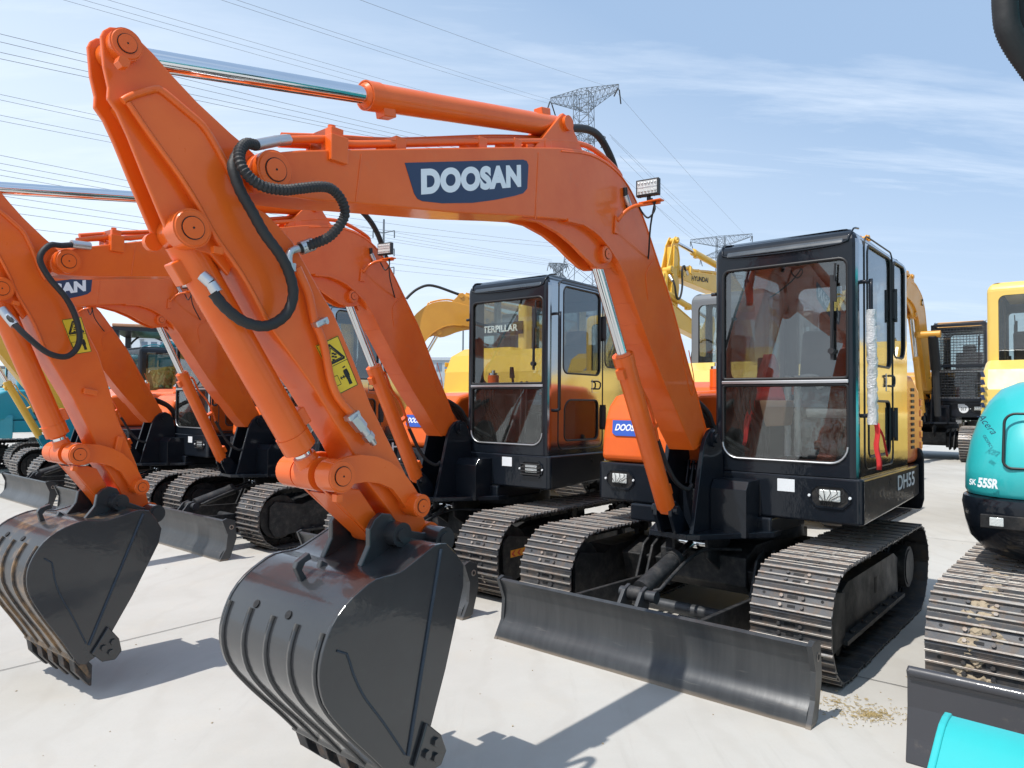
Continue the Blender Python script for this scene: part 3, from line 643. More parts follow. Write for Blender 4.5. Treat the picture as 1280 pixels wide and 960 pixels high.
# ------------------------------------------------------------------ boom group with pose
FT = Vector((.835, -.05, 1.257)); TIP = Vector((3.949, -.05, 2.181))
def posemats(psi, phi, arm):
    def ry(c, a):                          # turns +X towards +Z
        return Matrix.Translation(c) @ Matrix.Rotation(-a, 4, 'Y') @ Matrix.Translation(-c)
    B = Matrix.Translation(FT) @ Matrix.Rotation(psi, 4, 'Z') @ Matrix.Translation(-FT) @ ry(FT, phi)
    return B, B @ ry(TIP, arm)
def cylinder(name, root, a, b, blen, r, rr, mats, eye=.04, wid=.07, portside=1, pipes=False, rodname='rod'):
    """a = barrel base pin, b = rod pin (machine space)."""
    a = Vector(a); b = Vector(b); d = b - a; L = d.length; X = d.normalized(); Yv = Vector((0, 1, 0)); Zv = X.cross(Yv).normalized(); Yv = Zv.cross(X).normalized()
    m = Matrix((X, Yv, Zv)).transposed().to_4x4(); m.translation = a
    c = MB(); c.cyl((eye * .6, 0, 0), (blen, 0, 0), r, n=36); c.cyl((blen - .06, 0, 0), (blen, 0, 0), r * 1.07, n=36); c.cyl((blen, 0, 0), (blen + .012, 0, 0), r * .9, r * .7, n=30)
    c.cyl((0, -wid / 2, 0), (0, wid / 2, 0), eye, n=24)
    if pipes:
        c.box((.10, 0, r * 1.0), (.07, .05, .05)); c.box((blen - .09, 0, -r * 1.05 * portside), (.06, .05, .04))
    o = c.build(name, [mats['paint'], 'link'], root, bevel=.004, matrix=m)
    q = MB(); q.cyl((blen - .1, 0, 0), (L - eye * .5, 0, 0), rr, n=32, caps=False); q.build(rodname, ['chrome'], o)
    q = MB(); q.cyl((L, -wid / 2, 0), (L, wid / 2, 0), eye, n=24); q.cyl((L - eye * 1.7, 0, 0), (L - eye * .5, 0, 0), rr * 1.25, rr * 1.5, n=20); q.build('rod_eye', [mats['paint']], o)
    return o
def make_lamp(bo, P):
    l_ = MB(); l_.prism([(1.965, 2.36), (1.92, 2.36), (1.905, 2.44), (1.955, 2.455)], .036, .046)
    l_.tube(spline([(1.935, .045, 2.43), (1.91, .07, 2.475), (1.87, .10, 2.51), (1.82, .14, 2.525), (1.80, .22, 2.528)], .02), .010, 8)
    l_.box((1.815, .175, 2.534), (.045, .13, .008)); lb = l_.build('lamp_bracket', [P], bo, bevel=.002)
    lm = MB(); lm.box((0, 0, 0), (.030, .126, .088)); lm.cyl((-.01, 0, -.045), (-.01, 0, -.072), .012, n=8)
    for k in range(5): lm.box((-.020, -.052 + k * .026, 0), (.012, .006, .085))
    lmo = lm.build('work_lamp', ['plastic'], bo, bevel=.010, seg=3, matrix=Matrix.Translation((1.83, .165, 2.606)) @ Matrix.Rotation(radians(8), 4, 'Z'))
    le = MB(); le.box((.0165, 0, 0), (.003, .108, .070), 0); le.build('lens', ['lens'], lmo)
    le = MB()
    for k in range(6): le.cyl((0.0182, -.045 + k * .018, .022), (0.0190, -.045 + k * .018, .020), .007, n=8)
    for k in range(6): le.cyl((0.0182, -.045 + k * .018, -.022), (0.0190, -.045 + k * .018, -.020), .007, n=8)
    le.box((.0186, 0, 0), (.001, .108, .004)); le.build('led_rows', ['zinc'], lmo)
    q = MB(); q.tube(spline([(1.82, .18, 2.55), (1.82, .20, 2.49), (1.82, .16, 2.45), (1.82, .12, 2.49), (1.83, .11, 2.52)], .015), .005, 6)
    q.tube(spline([(1.82, .20, 2.53), (1.76, .14, 2.42), (1.62, .05, 2.30), (1.55, .0, 2.26)], .05), .005, 6); q.build('lamp_wire', ['rubber'], bo)
def make_front(root, mats, psi=0, phi=0, arm=0, logo=True, label='A', hoses='A', buck='bucket', curl=0):
    P = mats['paint']; Bm, Am = posemats(psi, phi, arm)
    # ---- boom
    b = MB(); b.prism(D['boom'], -.135, .035)
    bo = b.build('boom', [P, 'link'], root, bevel=.006, matrix=Bm)
    w = MB()                                                # weld beads and flanges on the faces
    o2 = D['boom']
    edge = [Vector((x, .0365, z)) for x, z in o2[6:25]]
    cx = Vector((2.0, .0365, 2.45))
    w.tube(spline([p + (Vector((1.6, .0365, 2.0)) - p).normalized() * .022 for p in edge], .04), .004, 5)
    w.tube([(2.62, .0355, 2.30), (2.60, .0355, 2.61)], .003, 5); w.tube([(3.62, .0355, 2.16), (3.60, .0355, 2.33)], .003, 5)
    w.tube(spline([(1.52, .036, 2.30), (1.62, .037, 2.20), (1.60, .037, 2.05)], .03), .003, 5)
    w.tube(spline([(1.10, .036, 1.80), (1.03, .037, 1.62), (1.05, .037, 1.52), (1.11, .037, 1.60), (1.20, .037, 1.80)], .03), .003, 5)
    w.build('weld_seams', [P], bo)
    n_ = MB(); n_.boss(3.949, 2.181, -.175, .062, .062); n_.cyl((.835, -.15, 1.257), (.835, .05, 1.257), .062, n=24); n_.build('pin_boss', [P, 'link'], bo, bevel=.003)
    lo = MB()
    for y0, y1 in ((-.016, .004), (-.104, -.084)): lo.prism(D['lobe'], y0, y1)
    lo.boss(2.012, 2.243, -.125, .030, .046)
    fl = [(x, z) for x, z in o2[27:40]]
    pts = [Vector((x, -.05, z)) for x, z in fl]
    for i in range(len(pts) - 1):
        a, c = pts[i], pts[i + 1]; t = (c - a); nrm = Vector((t.z, 0, -t.x)).normalized() * .008
        lo.add([a + nrm + Vector((0, -.088, 0)), c + nrm + Vector((0, -.088, 0)), c + nrm + Vector((0, .088, 0)), a + nrm + Vector((0, .088, 0)), a - nrm + Vector((0, -.088, 0)), c - nrm + Vector((0, -.088, 0)), c - nrm + Vector((0, .088, 0)), a - nrm + Vector((0, .088, 0))],
               [(0, 1, 2, 3), (7, 6, 5, 4), (0, 4, 5, 1), (2, 6, 7, 3), (1, 5, 6, 2), (3, 7, 4, 0)])
    lo.build('cylinder_gusset', [P, 'link'], bo, bevel=.003)
    br = MB()
    for y in (-.115, -.085 + .085): br.prism([(2.20, 2.72), (2.28, 2.80), (2.33, 2.865), (2.38, 2.87), (2.42, 2.83), (2.60, 2.64)], y - .012, y + .012)
    br.cyl((2.355, -.14, 2.825), (2.355, .03, 2.825), .036, n=20); br.build('cylinder_bracket', [P], bo, bevel=.004)
    if mats.get('pipes', True):
        p_ = MB(); p_.tube(spline(xz('pipetop', -.0), .03), .014, 10); p_.tube(spline(xz('pipetop2', -.075), .03), .013, 10); p_.tube(spline([(3.84, -.10, 2.33), (3.6, -.10, 2.39), (3.2, -.10, 2.51), (2.6, -.10, 2.69)], .04), .012, 10)
        for x, z in ((3.70, 2.325), (3.40, 2.42), (2.95, 2.55), (2.72, 2.61), (2.5, 2.67)): p_.box((x, -.045, z + .01), (.05, .12, .05), 0)
        p_.box((3.70, -.04, 2.36), (.05, .15, .07)); p_.box((3.70, .02, 2.32), (.07, .06, .09)); p_.cyl((3.70, .0, 2.39), (3.70, .0, 2.41), .014, n=8)
        po = p_.build('hydraulic_pipes', [P], bo, bevel=.003)
        q = MB(); q.tube(xz('pipeend', .045), .012, 8); q.build('hose_tail', ['rubber'], po)
        q = MB(); q.cyl((1.86, .045, 2.58), (1.83, .05, 2.53), .016, n=8); q.cyl((2.36, -.07, 2.84), (2.29, -.10, 2.86), .02, n=12); q.build('hose_fitting', ['zinc'], po)
        q = MB(); q.tube(spline([(x, -.1 - .02 * i, z) for i, (x, z) in enumerate(D['hosetop'])], .03), .021, 12); q.build('elbow_hose', ['rubber'], bo)
        q = MB(); q.tube(spline([(x, -.12, z + .012) for x, z in D['cable']], .04), .009, 6)
        for k, (x, z) in enumerate(D['cable'][1::2]): q.box((x + .01, -.12, z + .01), (.03, .03, .02))
        q.build('cable', ['rubber'], bo)
    # lamp
    if mats.get('lamp', True): make_lamp(bo, P)
    root['_boom'] = bo.name
    if logo:
        g = MB(); g.prism(D['logo'], .0355, .0365); lg = g.build('logo_plate', ['navy'], bo)
        d = Vector((2.714 - 3.323, 0, 2.423 - 2.248)); w_ = d.length
        text('logo_lettering', logo, 'white', lg, (3.318, .0372, 2.252), d, (.10, 0, 1), .098, w_ * .985, .06, .062, .0006, space=1.07)
    # ---- arm
    a = MB(); a.prism(D['armplate'], -.012, .004); a.prism(D['armplate'], -.104, -.088)
    a.prism([p for p in D['armplate'] if p[1] < 2.44][5:14] + [(4.20, 2.05), (4.30, 2.28)], -.088, -.012) if False else None
    a.prism([(4.30, 2.25), (4.10, 2.22), (3.95, 2.19), (4.03, 2.10), (4.10, 1.96), (4.13, 1.99), (4.20, 2.08)], -.0875, -.0125)
    ao = a.build('arm', [P, 'link'], root, bevel=.004, matrix=Am)
    a = MB(); a.prism(D['armbox'], -.132, .030); a.build('arm_box', [P], ao, bevel=.007, seg=3)
    w = MB()
    w.tube(spline([(4.385, .030, 2.262), (4.36, .032, 2.285), (4.296, .032, 2.325), (4.279, .032, 2.321), (4.222, .032, 2.292), (4.167, .032, 2.262), (4.137, .032, 2.228), (4.089, .032, 2.16), (4.052, .032, 2.10), (4.02, .032, 2.062)], .02), .011, 6)
    w.tube(spline([(x, .032, z) for x, z in ((4.372, 2.262), (4.31, 2.188), (4.231, 2.10), (4.177, 2.03), (4.122, 1.947), (4.03, 1.838), (3.933, 1.69))], .03), .008, 6)
    w.build('weld_ribs', [P], ao)
    w = MB(); w.boss(4.379, 2.417, -.012, .032, .043); w.cyl((4.379, -.112, 2.417), (4.379, -.10, 2.417), .03, n=20); w.boss(4.198, 1.954, -.012, .048, .056); w.cyl((4.198, -.112, 1.954), (4.198, -.10, 1.954), .035, n=20)
    w.cyl((4.40, .045, 2.35), (4.40, .075, 2.35), .016, n=6, smooth=False); w.box((4.13, .06, 1.90), (.03, .02, .02)); w.cyl((4.245, -.108, 1.925), (4.245, -.088, 1.925), .026, n=14)
    w.boss(3.362, 1.094, -.19, .085, .040); w.cyl((3.25, -.13, .955), (3.25, .035, .955), .055, n=24)
    w.build('pin_boss', [P, 'link'], ao, bevel=.003)
    if hoses == 'A':
        w = MB(); w.tube(spline(xz('armpipe', .052), .03), .014, 10)
        wp = w.build('arm_pipe', [P], ao)
        w = MB()
        for x, z in D['clamps']: w.box((0, 0, 0), (.050, .034, .020), 0, Matrix.Translation((x, .060, z)) @ Matrix.Rotation(radians(28), 4, 'Y')); w.cyl((x - .012, .07, z), (x - .012, .084, z), .007, n=6)
        w.build('pipe_clamp', ['zinc'], wp, bevel=.004)
        w = MB(); c_ = D['armconn']; d_ = (Vector((c_[3][0], 0, c_[3][1])) - Vector((c_[0][0], 0, c_[0][1]))).normalized(); q0 = Vector((c_[0][0], .062, c_[0][1]))
        w.cyl(q0, q0 + d_ * .055, .024, n=6, smooth=False); w.cyl(q0 + d_ * .055, q0 + d_ * .085, .017, n=14); w.cyl(q0 + d_ * .085, q0 + d_ * .108, .021, n=6, smooth=False); w.cyl(q0 + d_ * .108, q0 + d_ * .135, .016, .010, n=14)
        w.build('hose_coupling', ['zinc'], wp)
    else:
        w = MB(); w.box((3.70, .042, 1.55), (.07, .02, .03)); w.box((3.50, .042, 1.30), (.035, .02, .09)); w.build('pipe_lug', [P], ao, bevel=.004)
    if label:
        q = D['label'] if hoses == 'A' else [(x + .135, z + .235) for x, z in D['label']]; L0, L1, L2, L3 = [Vector((x, .0325, z)) for x, z in q]
        g = MB(); g.add([L0, L1, L2, L3], [(0, 3, 2, 1)]); g.add([p + Vector((0, .001, 0)) for p in (L0, L1, L2, L3)], [(0, 1, 2, 3)])
        for k in range(4): g.add([(L0, L1, L2, L3)[k], (L0, L1, L2, L3)[(k + 1) % 4], (L0, L1, L2, L3)[(k + 1) % 4] + Vector((0, .001, 0)), (L0, L1, L2, L3)[k] + Vector((0, .001, 0))], [(0, 1, 2, 3)])
        lo_ = g.build('warning_label', ['label'], ao)
        def at_(u, v): return L0.lerp(L1, u).lerp(L3.lerp(L2, u), v) + Vector((0, .0016, 0))
        g = MB()
        def strip(pts, wdt, close=True):
            pp = [at_(*p) for p in pts]; n = len(pp)
            for i in range(n if close else n - 1):
                s_, e_ = pp[i], pp[(i + 1) % n]; t = (e_ - s_); nn = Vector((t.z, 0, -t.x)).normalized() * wdt
                g.add([s_ + nn, e_ + nn, e_ - nn, s_ - nn], [(0, 1, 2, 3)]); 
        strip([(.5, .08), (.9, .42), (.1, .42)], .0035); strip([(.5, .15), (.8, .39), (.2, .39)], .0015); strip([(.02, .47), (.98, .47)], .001, False); strip([(.02, .01), (.98, .01), (.98, .99), (.02, .99)], .0012)
        for u, v in ((.45, .30), (.55, .33), (.5, .25), (.42, .36), (.58, .28)): strip([(u - .05, v), (u + .05, v + .02)], .003, False)
        strip([(.70, .62), (.70, .80)], .008, False); strip([(.70, .56), (.70, .585)], .006, False); strip([(.665, .80), (.66, .92)], .0035, False); strip([(.735, .80), (.745, .92)], .0035, False)
        strip([(.62, .64), (.61, .76)], .0025, False); strip([(.78, .64), (.79, .76)], .0025, False)
        strip([(.36, .74), (.56, .74)], .002, False); strip([(.42, .71), (.36, .74), (.42, .77)], .0015, False); strip([(.50, .71), (.56, .74), (.50, .77)], .0015, False)
        strip([(.05, .66), (.28, .66), (.28, .84), (.05, .84)], .001)
        g.build('pictograms', ['ink'], lo_)
    # links
    k_ = MB(); 
    for y0, y1 in ((.0, .018), (-.118, -.10)): k_.prism(D['link'], y0, y1)
    k_.prism([(3.70, 1.155), (3.63, 1.165), (3.49, .985), (3.43, .975), (3.50, .97)], -.10, .0)
    k_.cyl((3.714, -.10, 1.222), (3.714, .0, 1.222), .058, n=28); k_.cyl((3.714, -.16, 1.222), (3.714, -.11, 1.222), .056, n=28); k_.cyl((3.462, -.12, 1.0), (3.462, .02, 1.0), .045, n=24)
    k_.cyl((3.714, -.20, 1.222), (3.714, .06, 1.222), .035, n=20)
    k_.build('bucket_link', [P, 'link'], root, bevel=.004, matrix=Am)
    for y0, y1 in ((.05, .072), (-.172, -.15)):
        k_ = MB(); k_.prism(D['guide'], y0, y1)
        if y0 > 0: k_.boss(3.712, 1.222, y0 - .02, .105, .055); k_.boss(3.362, 1.090, y0, .11, .042); k_.box((3.715, .085, 1.15), (.025, .025, .025))
        else: k_.cyl((3.712, y0 - .03, 1.222), (3.712, y1 + .02, 1.222), .055, n=24); k_.cyl((3.362, y0 - .02, 1.09), (3.362, y1 + .02, 1.09), .042, n=24)
        k_.build('guide_link', [P, 'link'], root, bevel=.005, matrix=Am)
    # cylinders
    def T(m, p): return m @ Vector(p)
    cylinder('arm_cylinder', root, T(Bm, (2.355, -.05, 2.825)), T(Am, (4.379, -.05, 2.415)), 1.19, .050, .031, mats, .036, .065, pipes=True)
    cylinder('bucket_cylinder', root, T(Am, (4.195, -.05, 1.954)), T(Am, (3.714, -.05, 1.222)), .772, .052, .030, mats, .045, .07, pipes=True)
    bc = cylinder('boom_cylinder', root, (1.215, -.05, .835), T(Bm, (2.012, -.05, 2.243)), 1.04, .056, .031, mats, .034, .06, pipes=True)
    q = MB(); q.tube(spline([(.96, .0, .065), (.93, 0, .085), (.80, 0, .085), (.66, 0, .12), (.50, 0, .12), (.42, .0, .11)], .02), .010, 8); q.box((.52, 0, .085), (.02, .05, .07))
    q.build('port_pipe', [P], bc)
    q = MB(); q.tube(spline([(.42, .0, .11), (.36, .0, .115), (.22, .01, .12), (.10, .03, .14), (.02, .06, .19), (.02, .07, .24)], .02), .014, 10); q.build('boom_cylinder_hose', ['rubber'], bc)
    # hoses on the arm
    if hoses == 'A':
        h_ = MB(); L_ = len(D['hoseA']); pts = [(x, .055 + .085 * sin(pi * min(1, i / (L_ - 1))), z) for i, (x, z) in enumerate(D['hoseA'])]
        sp = spline(pts, .0060); h_.tube(sp, .0158, 14, 0, .10); h_.sm = [False] * len(h_.sm); ho = h_.build('spring_guarded_hose', ['rubber'], root, matrix=Am)
        q = MB(); q.tube(spline(xz('hoseAel', .055), .01), .012, 10); q.cyl((3.85, .055, 1.955), (3.81, .06, 1.975), .022, n=12); q.cyl((3.886, .055, 1.90), (3.884, .055, 1.875), .019, n=6); q.cyl((3.87, .005, 2.312), (3.92, .02, 2.29), .019, n=6); q.cyl((3.92, .02, 2.29), (4.012, .055, 2.243), .0175, n=14); q.build('elbow_fitting', ['zinc'], ho)
        h_ = MB(); L_ = len(D['hoseB']); pts = [(x, .052 + .05 * sin(pi * i / (L_ - 1)) + .0, z) for i, (x, z) in enumerate(D['hoseB'])]
        sp = spline(pts, .013); h_.tube(sp, .0165, 14, 0, .045); ho = h_.build('wrapped_hose', ['rubber'], root, matrix=Am)
        q = MB(); f = D['hoseBfit']; q.cyl((f[0][0], .052, f[0][1]), (f[1][0], .045, f[1][1]), .0175, .016, n=14); q.cyl((f[1][0], .045, f[1][1]), (f[2][0], .03, f[2][1]), .018, n=6); q.build('hose_fitting', ['zinc'], ho)
    elif hoses == 'B':
        h_ = MB()
        pts = [(4.17, .03, 1.86), (4.13, .09, 1.80), (4.06, .12, 1.74), (3.96, .12, 1.69), (3.87, .11, 1.70), (3.83, .10, 1.78), (3.86, .10, 1.88), (3.93, .10, 1.98), (4.03, .10, 2.06), (4.09, .10, 2.14), (4.06, .09, 2.22), (4.0, .07, 2.245), (3.93, .045, 2.28)]
        h_.tube(spline(pts, .02), .0145, 12); ho = h_.build('arm_hose', ['rubber'], root, matrix=Am)
        q = MB(); q.cyl((4.17, .03, 1.86), (4.12, .09, 1.79), .022, n=12); q.cyl((3.95, .05, 2.275), (3.86, .04, 2.30), .021, n=12); q.build('hose_fitting', ['zinc'], ho)
    # boom foot hoses
    for k, (y, dx) in enumerate(((.01, 0), (-.02, .02), (-.06, .04), (-.09, .01))):
        q = MB(); q.tube(spline([(x - dx, y + (.0 if i < 4 else .09 * (i - 3) * (k < 2)), z - dx) for i, (x, z) in enumerate(D['fhose1'][:6])], .02), .016, 10); q.build('foot_hose', ['rubber'], root)
    # ---- bucket
    curl = curl or mats.get('curl', 0); pc_ = Vector((3.261, -.05, .955)); Km = Am @ Matrix.Translation(pc_) @ Matrix.Rotation(-curl, 4, 'Y') @ Matrix.Translation(-pc_) if curl else Am
    make_bucket(root, mats, Km, buck, worn=mats.get('worn'))
def make_bucket(root, mats, Am, mk, worn=False):
    ang = atan2(1.004 - .958, 3.462 - 3.261); ca, sa = cos(ang), sin(ang)
    def W(u, v): return (3.261 + ca * u - sa * v, .958 + sa * u + ca * v)
    shell = [(.11, -.013), (.163, -.024), (.239, -.078), (.306, -.123), (.396, -.148), (.447, -.184), (.495, -.231), (.530, -.291), (.545, -.368), (.540, -.432), (.516, -.49), (.474, -.542), (.38, -.615), (.256, -.700), (.14, -.785)]
    pts = [p for p in shell]
    sm = spline([(u, 0, v) for u, v in pts], .03); prof = [(p.x, p.z) for p in sm]
    Y0, Y1 = -.335 - mats.get('bw', 0), .235; t = .014
    b = MB()
    # shell sheet with thickness, ruled across Y
    n = len(prof); inn = []
    for i in range(n):
        a = Vector(prof[max(0, i - 1)]); c = Vector(prof[min(n - 1, i + 1)]); d = (c - a).normalized(); nn = Vector((d.y, -d.x)); inn.append((prof[i][0] + nn.x * -t if False else prof[i][0] - (-nn.x) * t * (1), prof[i][1] + nn.y * t))
    cy = (.20, -.40)
    inn = []
    for u, v in prof:
        d = Vector((cy[0] - u, cy[1] - v)).normalized() * t; inn.append((u + d.x, v + d.y))
    def P3(p, y): x, z = W(*p); return (x, y, z)
    vs = [P3(p, Y0) for p in prof] + [P3(p, Y1) for p in prof] + [P3(p, Y0) for p in inn] + [P3(p, Y1) for p in inn]
    fs = []
    for i in range(n - 1): fs += [(i, i + 1, n + i + 1, n + i), (2 * n + i, 3 * n + i, 3 * n + i + 1, 2 * n + i + 1)]
    fs += [(0, n, 3 * n, 2 * n), (n - 1, 3 * n - 1, 4 * n - 1, 2 * n - 1)]
    b.add(vs, fs, 0, True)
    bo = b.build('bucket', ['bucketshellworn' if worn else mk], root, matrix=Am)
    bm = bmesh.new(); bm.from_mesh(bo.data); bmesh.ops.recalc_face_normals(bm, faces=bm.faces); bm.to_mesh(bo.data); bm.free()
    md = bo.modifiers.new('edge', 'EDGE_SPLIT'); md.split_angle = radians(40)
    # side plates
    opening = [(.053, -.039), (.005, -.075), (-.012, -.15), (-.006, -.229), (.010, -.433), (.045, -.678), (.055, -.735)]
    sp = [(u + (u - cy[0]) * .012, v + (v - cy[1]) * .012) for u, v in prof] + [(.10, -.79)] + opening[::-1]
    for y0, y1 in ((Y1 - .002, Y1 + .012), (Y0 - .012, Y0 + .002)):
        s_ = MB(); s_.prism([W(*p) for p in sp], y0, y1); so = s_.build('side_plate', [mk], bo, bevel=.003)
        if y0 > 0:
            w = MB(); w.tube([(W(.135, -.03)[0], y1 + .001, W(.135, -.03)[1]), (W(.125, -.70)[0], y1 + .001, W(.125, -.70)[1])], .0075, 6)
            w.tube(spline([(W(*q)[0], y1 + .0005, W(*q)[1]) for q in ((.50, -.36), (.46, -.37), (.42, -.43), (.36, -.50), (.26, -.585), (.14, -.695))], .03), .004, 6)
            w.build('weld_line', ['weld' if mk.startswith('bucket') else mk], so)
        c_ = MB(); cut_ = [(.075, -.60), (-.005, -.645), (-.045, -.70), (-.03, -.745), (.03, -.765), (.10, -.735)]
        yy = (y1, y1 + .016) if y0 > 0 else (y0 - .016, y0)
        c_.prism([W(*p) for p in cut_], *yy); c_.build('side_cutter', [mk], so, bevel=.004)
        c_ = MB()
        for p in ((.02, -.665), (.055, -.70), (.01, -.715)):
            x, z = W(*p); c_.cyl((x, yy[1] if y0 > 0 else yy[0], z), (x, (yy[1] + .012) if y0 > 0 else yy[0] - .012, z), .016, n=6, smooth=False)
        c_.build('bolt', [mk], so)
    # wear strips and ribs on the back
    r_ = MB()
    rp = [p for p in prof if p[1] < -.30]
    for k in range(5):
        y = Y0 + .015 + k * (Y1 - Y0 - .03) / 4
        m_ = len(rp); L = []
        for u, v in rp:
            d = Vector((u - cy[0], v - cy[1])).normalized() * .009; L.append((u + d.x, v + d.y))
        vs = [P3(p, y - .007) for p in rp] + [P3(p, y + .007) for p in rp] + [P3(p, y - .007) for p in L] + [P3(p, y + .007) for p in L]
        fs = []
        for i in range(m_ - 1): fs += [(2 * m_ + i, 2 * m_ + i + 1, 3 * m_ + i + 1, 3 * m_ + i), (i, 2 * m_ + i, 2 * m_ + i + 1, i + 1)[::-1], (m_ + i, m_ + i + 1, 3 * m_ + i + 1, 3 * m_ + i)[::-1]]
        fs += [(0, m_, 3 * m_, 2 * m_)]
        r_.add(vs, fs, 0, True)
    r_.build('wear_ribs', ['bucketworn' if worn else mk], bo)
    for y in (-.17, .02):
        h = MB(); x, z = W(.452, -.262); nx = Vector((x - W(*cy)[0], 0, z - W(*cy)[1])).normalized()
        x, z = W(.533, -.30); nx = Vector((x - W(.45, -.33)[0], 0, z - W(.45, -.33)[1])).normalized()
        h.cyl((x, y, z), (x + nx.x * .004, y, z + nx.z * .004), .014, n=14); h.build('drain_hole', ['link'], bo)
    # ears
    for y0, y1 in ((.045, .07), (-.17, -.145)):
        e = MB(); e.prism(D['ear'], y0, y1); eo = e.build('hinge_ear', [mk, 'link'], bo, bevel=.004)
        e = MB()
        if y0 > 0:
            e.cyl((3.462, y0, 1.0), (3.462, y1 + .05, 1.0), .043, n=24); e.cyl((3.462, y1 + .05, 1.0), (3.462, y1 + .06, 1.0), .025, n=18); e.cyl((3.261, y0, .955), (3.261, y1 + .06, .955), .048, n=24); e.cyl((3.261, y1 + .06, .955), (3.261, y1 + .068, .955), .03, n=18)
        else:
            e.cyl((3.462, y0 - .04, 1.0), (3.462, y1, 1.0), .043, n=24); e.cyl((3.261, y0 - .05, .955), (3.261, y1, .955), .048, n=24)
        e.build('pin_collar', [mk], eo, bevel=.004)
    # lifting hook
    e = MB(); hk = []
    cx_, cz_ = W(.408, -.118)
    a0, a1, ri, ro_ = 10, 265, .026, .048
    # hook: lug plate with a C-shaped crook
    e.prism(D['hook'], -.062, -.040); e.build('lifting_hook', [mk], bo, bevel=.003)
    # lip and teeth
    l_ = MB(); l_.prism([W(*p) for p in ((.17, -.752), (.16, -.782), (.055, -.845), (.05, -.835), (.12, -.765))], Y0 - .01, Y1 + .01); l_.build('cutting_lip', [('bucketworn' if worn else mk)], bo, bevel=.003)
    for k in range(5):
        y = Y0 + .035 + k * (Y1 - Y0 - .07) / 4
        t_ = MB(); base = [(.165, -.768), (.125, -.752), (.055, -.790), (.010, -.885), (.02, -.888), (.12, -.835)]
        x2 = [W(*p) for p in base]
        cc = [(x, y - .030, z) for x, z in x2] + [(x, y + .030, z) for x, z in x2]
        for i in (3, 4): cc[i] = (cc[i][0], y - .018, cc[i][2]); cc[i + 6] = (cc[i + 6][0], y + .018, cc[i + 6][2])
        t_.add(cc, [(0, 1, 2, 3, 4, 5), (11, 10, 9, 8, 7, 6)] + [(i, i + 6, (i + 1) % 6 + 6, (i + 1) % 6) for i in range(6)])
        o = t_.build('tooth', ['tooth'], bo, bevel=.003)
        bm = bmesh.new(); bm.from_mesh(o.data); bmesh.ops.recalc_face_normals(bm, faces=bm.faces); bm.to_mesh(o.data); bm.free()
# ------------------------------------------------------------------ camera
TH = radians(40.2); RZ = atan2(-cos(TH), -sin(TH))
AO = Vector((1.763, 5.269, 0)); FWD = Vector((-sin(TH), -cos(TH), 0)); LFT = Vector((cos(TH), -sin(TH), 0))
def grid(x, y): return AO + FWD * x + LFT * y
PITCH, ROLL = radians(1.548), radians(.501)
fw = Vector((0, cos(PITCH), sin(PITCH))); up0 = Vector((0, -sin(PITCH), cos(PITCH))); r0 = Vector((1, 0, 0))
cr = cos(ROLL) * r0 + sin(ROLL) * up0; cd = sin(ROLL) * r0 - cos(ROLL) * up0
cam_d = bpy.data.cameras.new('camera'); cam = bpy.data.objects.new('camera', cam_d); col.objects.link(cam); scene.camera = cam
mt = Matrix((cr, -cd, -fw)).transposed().to_4x4(); mt.translation = (0, 0, 1.465); cam.matrix_world = mt
cam_d.sensor_width = 36; cam_d.lens = 901 / 1280 * 36; cam_d.clip_start = .05; cam_d.clip_end = 3000

# ------------------------------------------------------------------ light and sky
SUN_EL, SUN_AZ = radians(62), Vector((-.80, -.60, 0)).normalized()
sd = Vector((SUN_AZ.x * cos(SUN_EL), SUN_AZ.y * cos(SUN_EL), sin(SUN_EL)))
sl = bpy.data.lights.new('sun', 'SUN'); sl.energy = 4.4; sl.angle = radians(.53); sl.color = (1.0, .965, .91)
so = bpy.data.objects.new('sun', sl); col.objects.link(so); so.rotation_euler = sd.to_track_quat('Z', 'Y').to_euler(); so.location = (0, 0, 30)
w = bpy.data.worlds.new('World'); scene.world = w; w.use_nodes = True; nt = w.node_tree; bg = nt.nodes['Background']
sky = N(nt, 'ShaderNodeTexSky'); sky.sky_type = 'NISHITA'; sky.sun_disc = False; sky.sun_elevation = SUN_EL
sky.sun_rotation = atan2(sd.x, sd.y); sky.air_density = 1.0; sky.dust_density = 1.2; sky.ozone_density = 1.6
tc = N(nt, 'ShaderNodeTexCoord'); sep = N(nt, 'ShaderNodeSeparateXYZ'); nt.links.new(tc.outputs['Generated'], sep.inputs[0])
def mth(op, a, b, c=None):
    n = N(nt, 'ShaderNodeMath', operation=op)
    for k, v in enumerate((a, b, c)):
        if v is None: continue
        if hasattr(v, 'links'): nt.links.new(v, n.inputs[k])
        else: n.inputs[k].default_value = v
    return n.outputs[0]
SX, SY, SZ = sep.outputs
den = mth('ADD', mth('MAXIMUM', SZ, 0.0), .12); cx = mth('DIVIDE', SX, den); cy = mth('DIVIDE', SY, den)
cmb = N(nt, 'ShaderNodeCombineXYZ'); nt.links.new(cx, cmb.inputs[0]); nt.links.new(cy, cmb.inputs[1])
mp = N(nt, 'ShaderNodeMapping'); mp.inputs['Rotation'].default_value = (0, 0, radians(-28)); mp.inputs['Scale'].default_value = (.55, 2.6, 1)
nt.links.new(cmb.outputs[0], mp.inputs['Vector'])
n1 = N(nt, 'ShaderNodeTexNoise'); n1.inputs['Scale'].default_value = 1.25; n1.inputs['Detail'].default_value = 10; n1.inputs['Roughness'].default_value = .62; n1.inputs['Distortion'].default_value = .5
nt.links.new(mp.outputs[0], n1.inputs['Vector']); n2 = noise(nt, .55, 3, .5, cmb.outputs[0])
c1 = ramp(nt, n1.outputs['Fac'], [(.50, 0), (.74, 1)]); c2 = ramp(nt, n2, [(.36, .15), (.62, 1)])
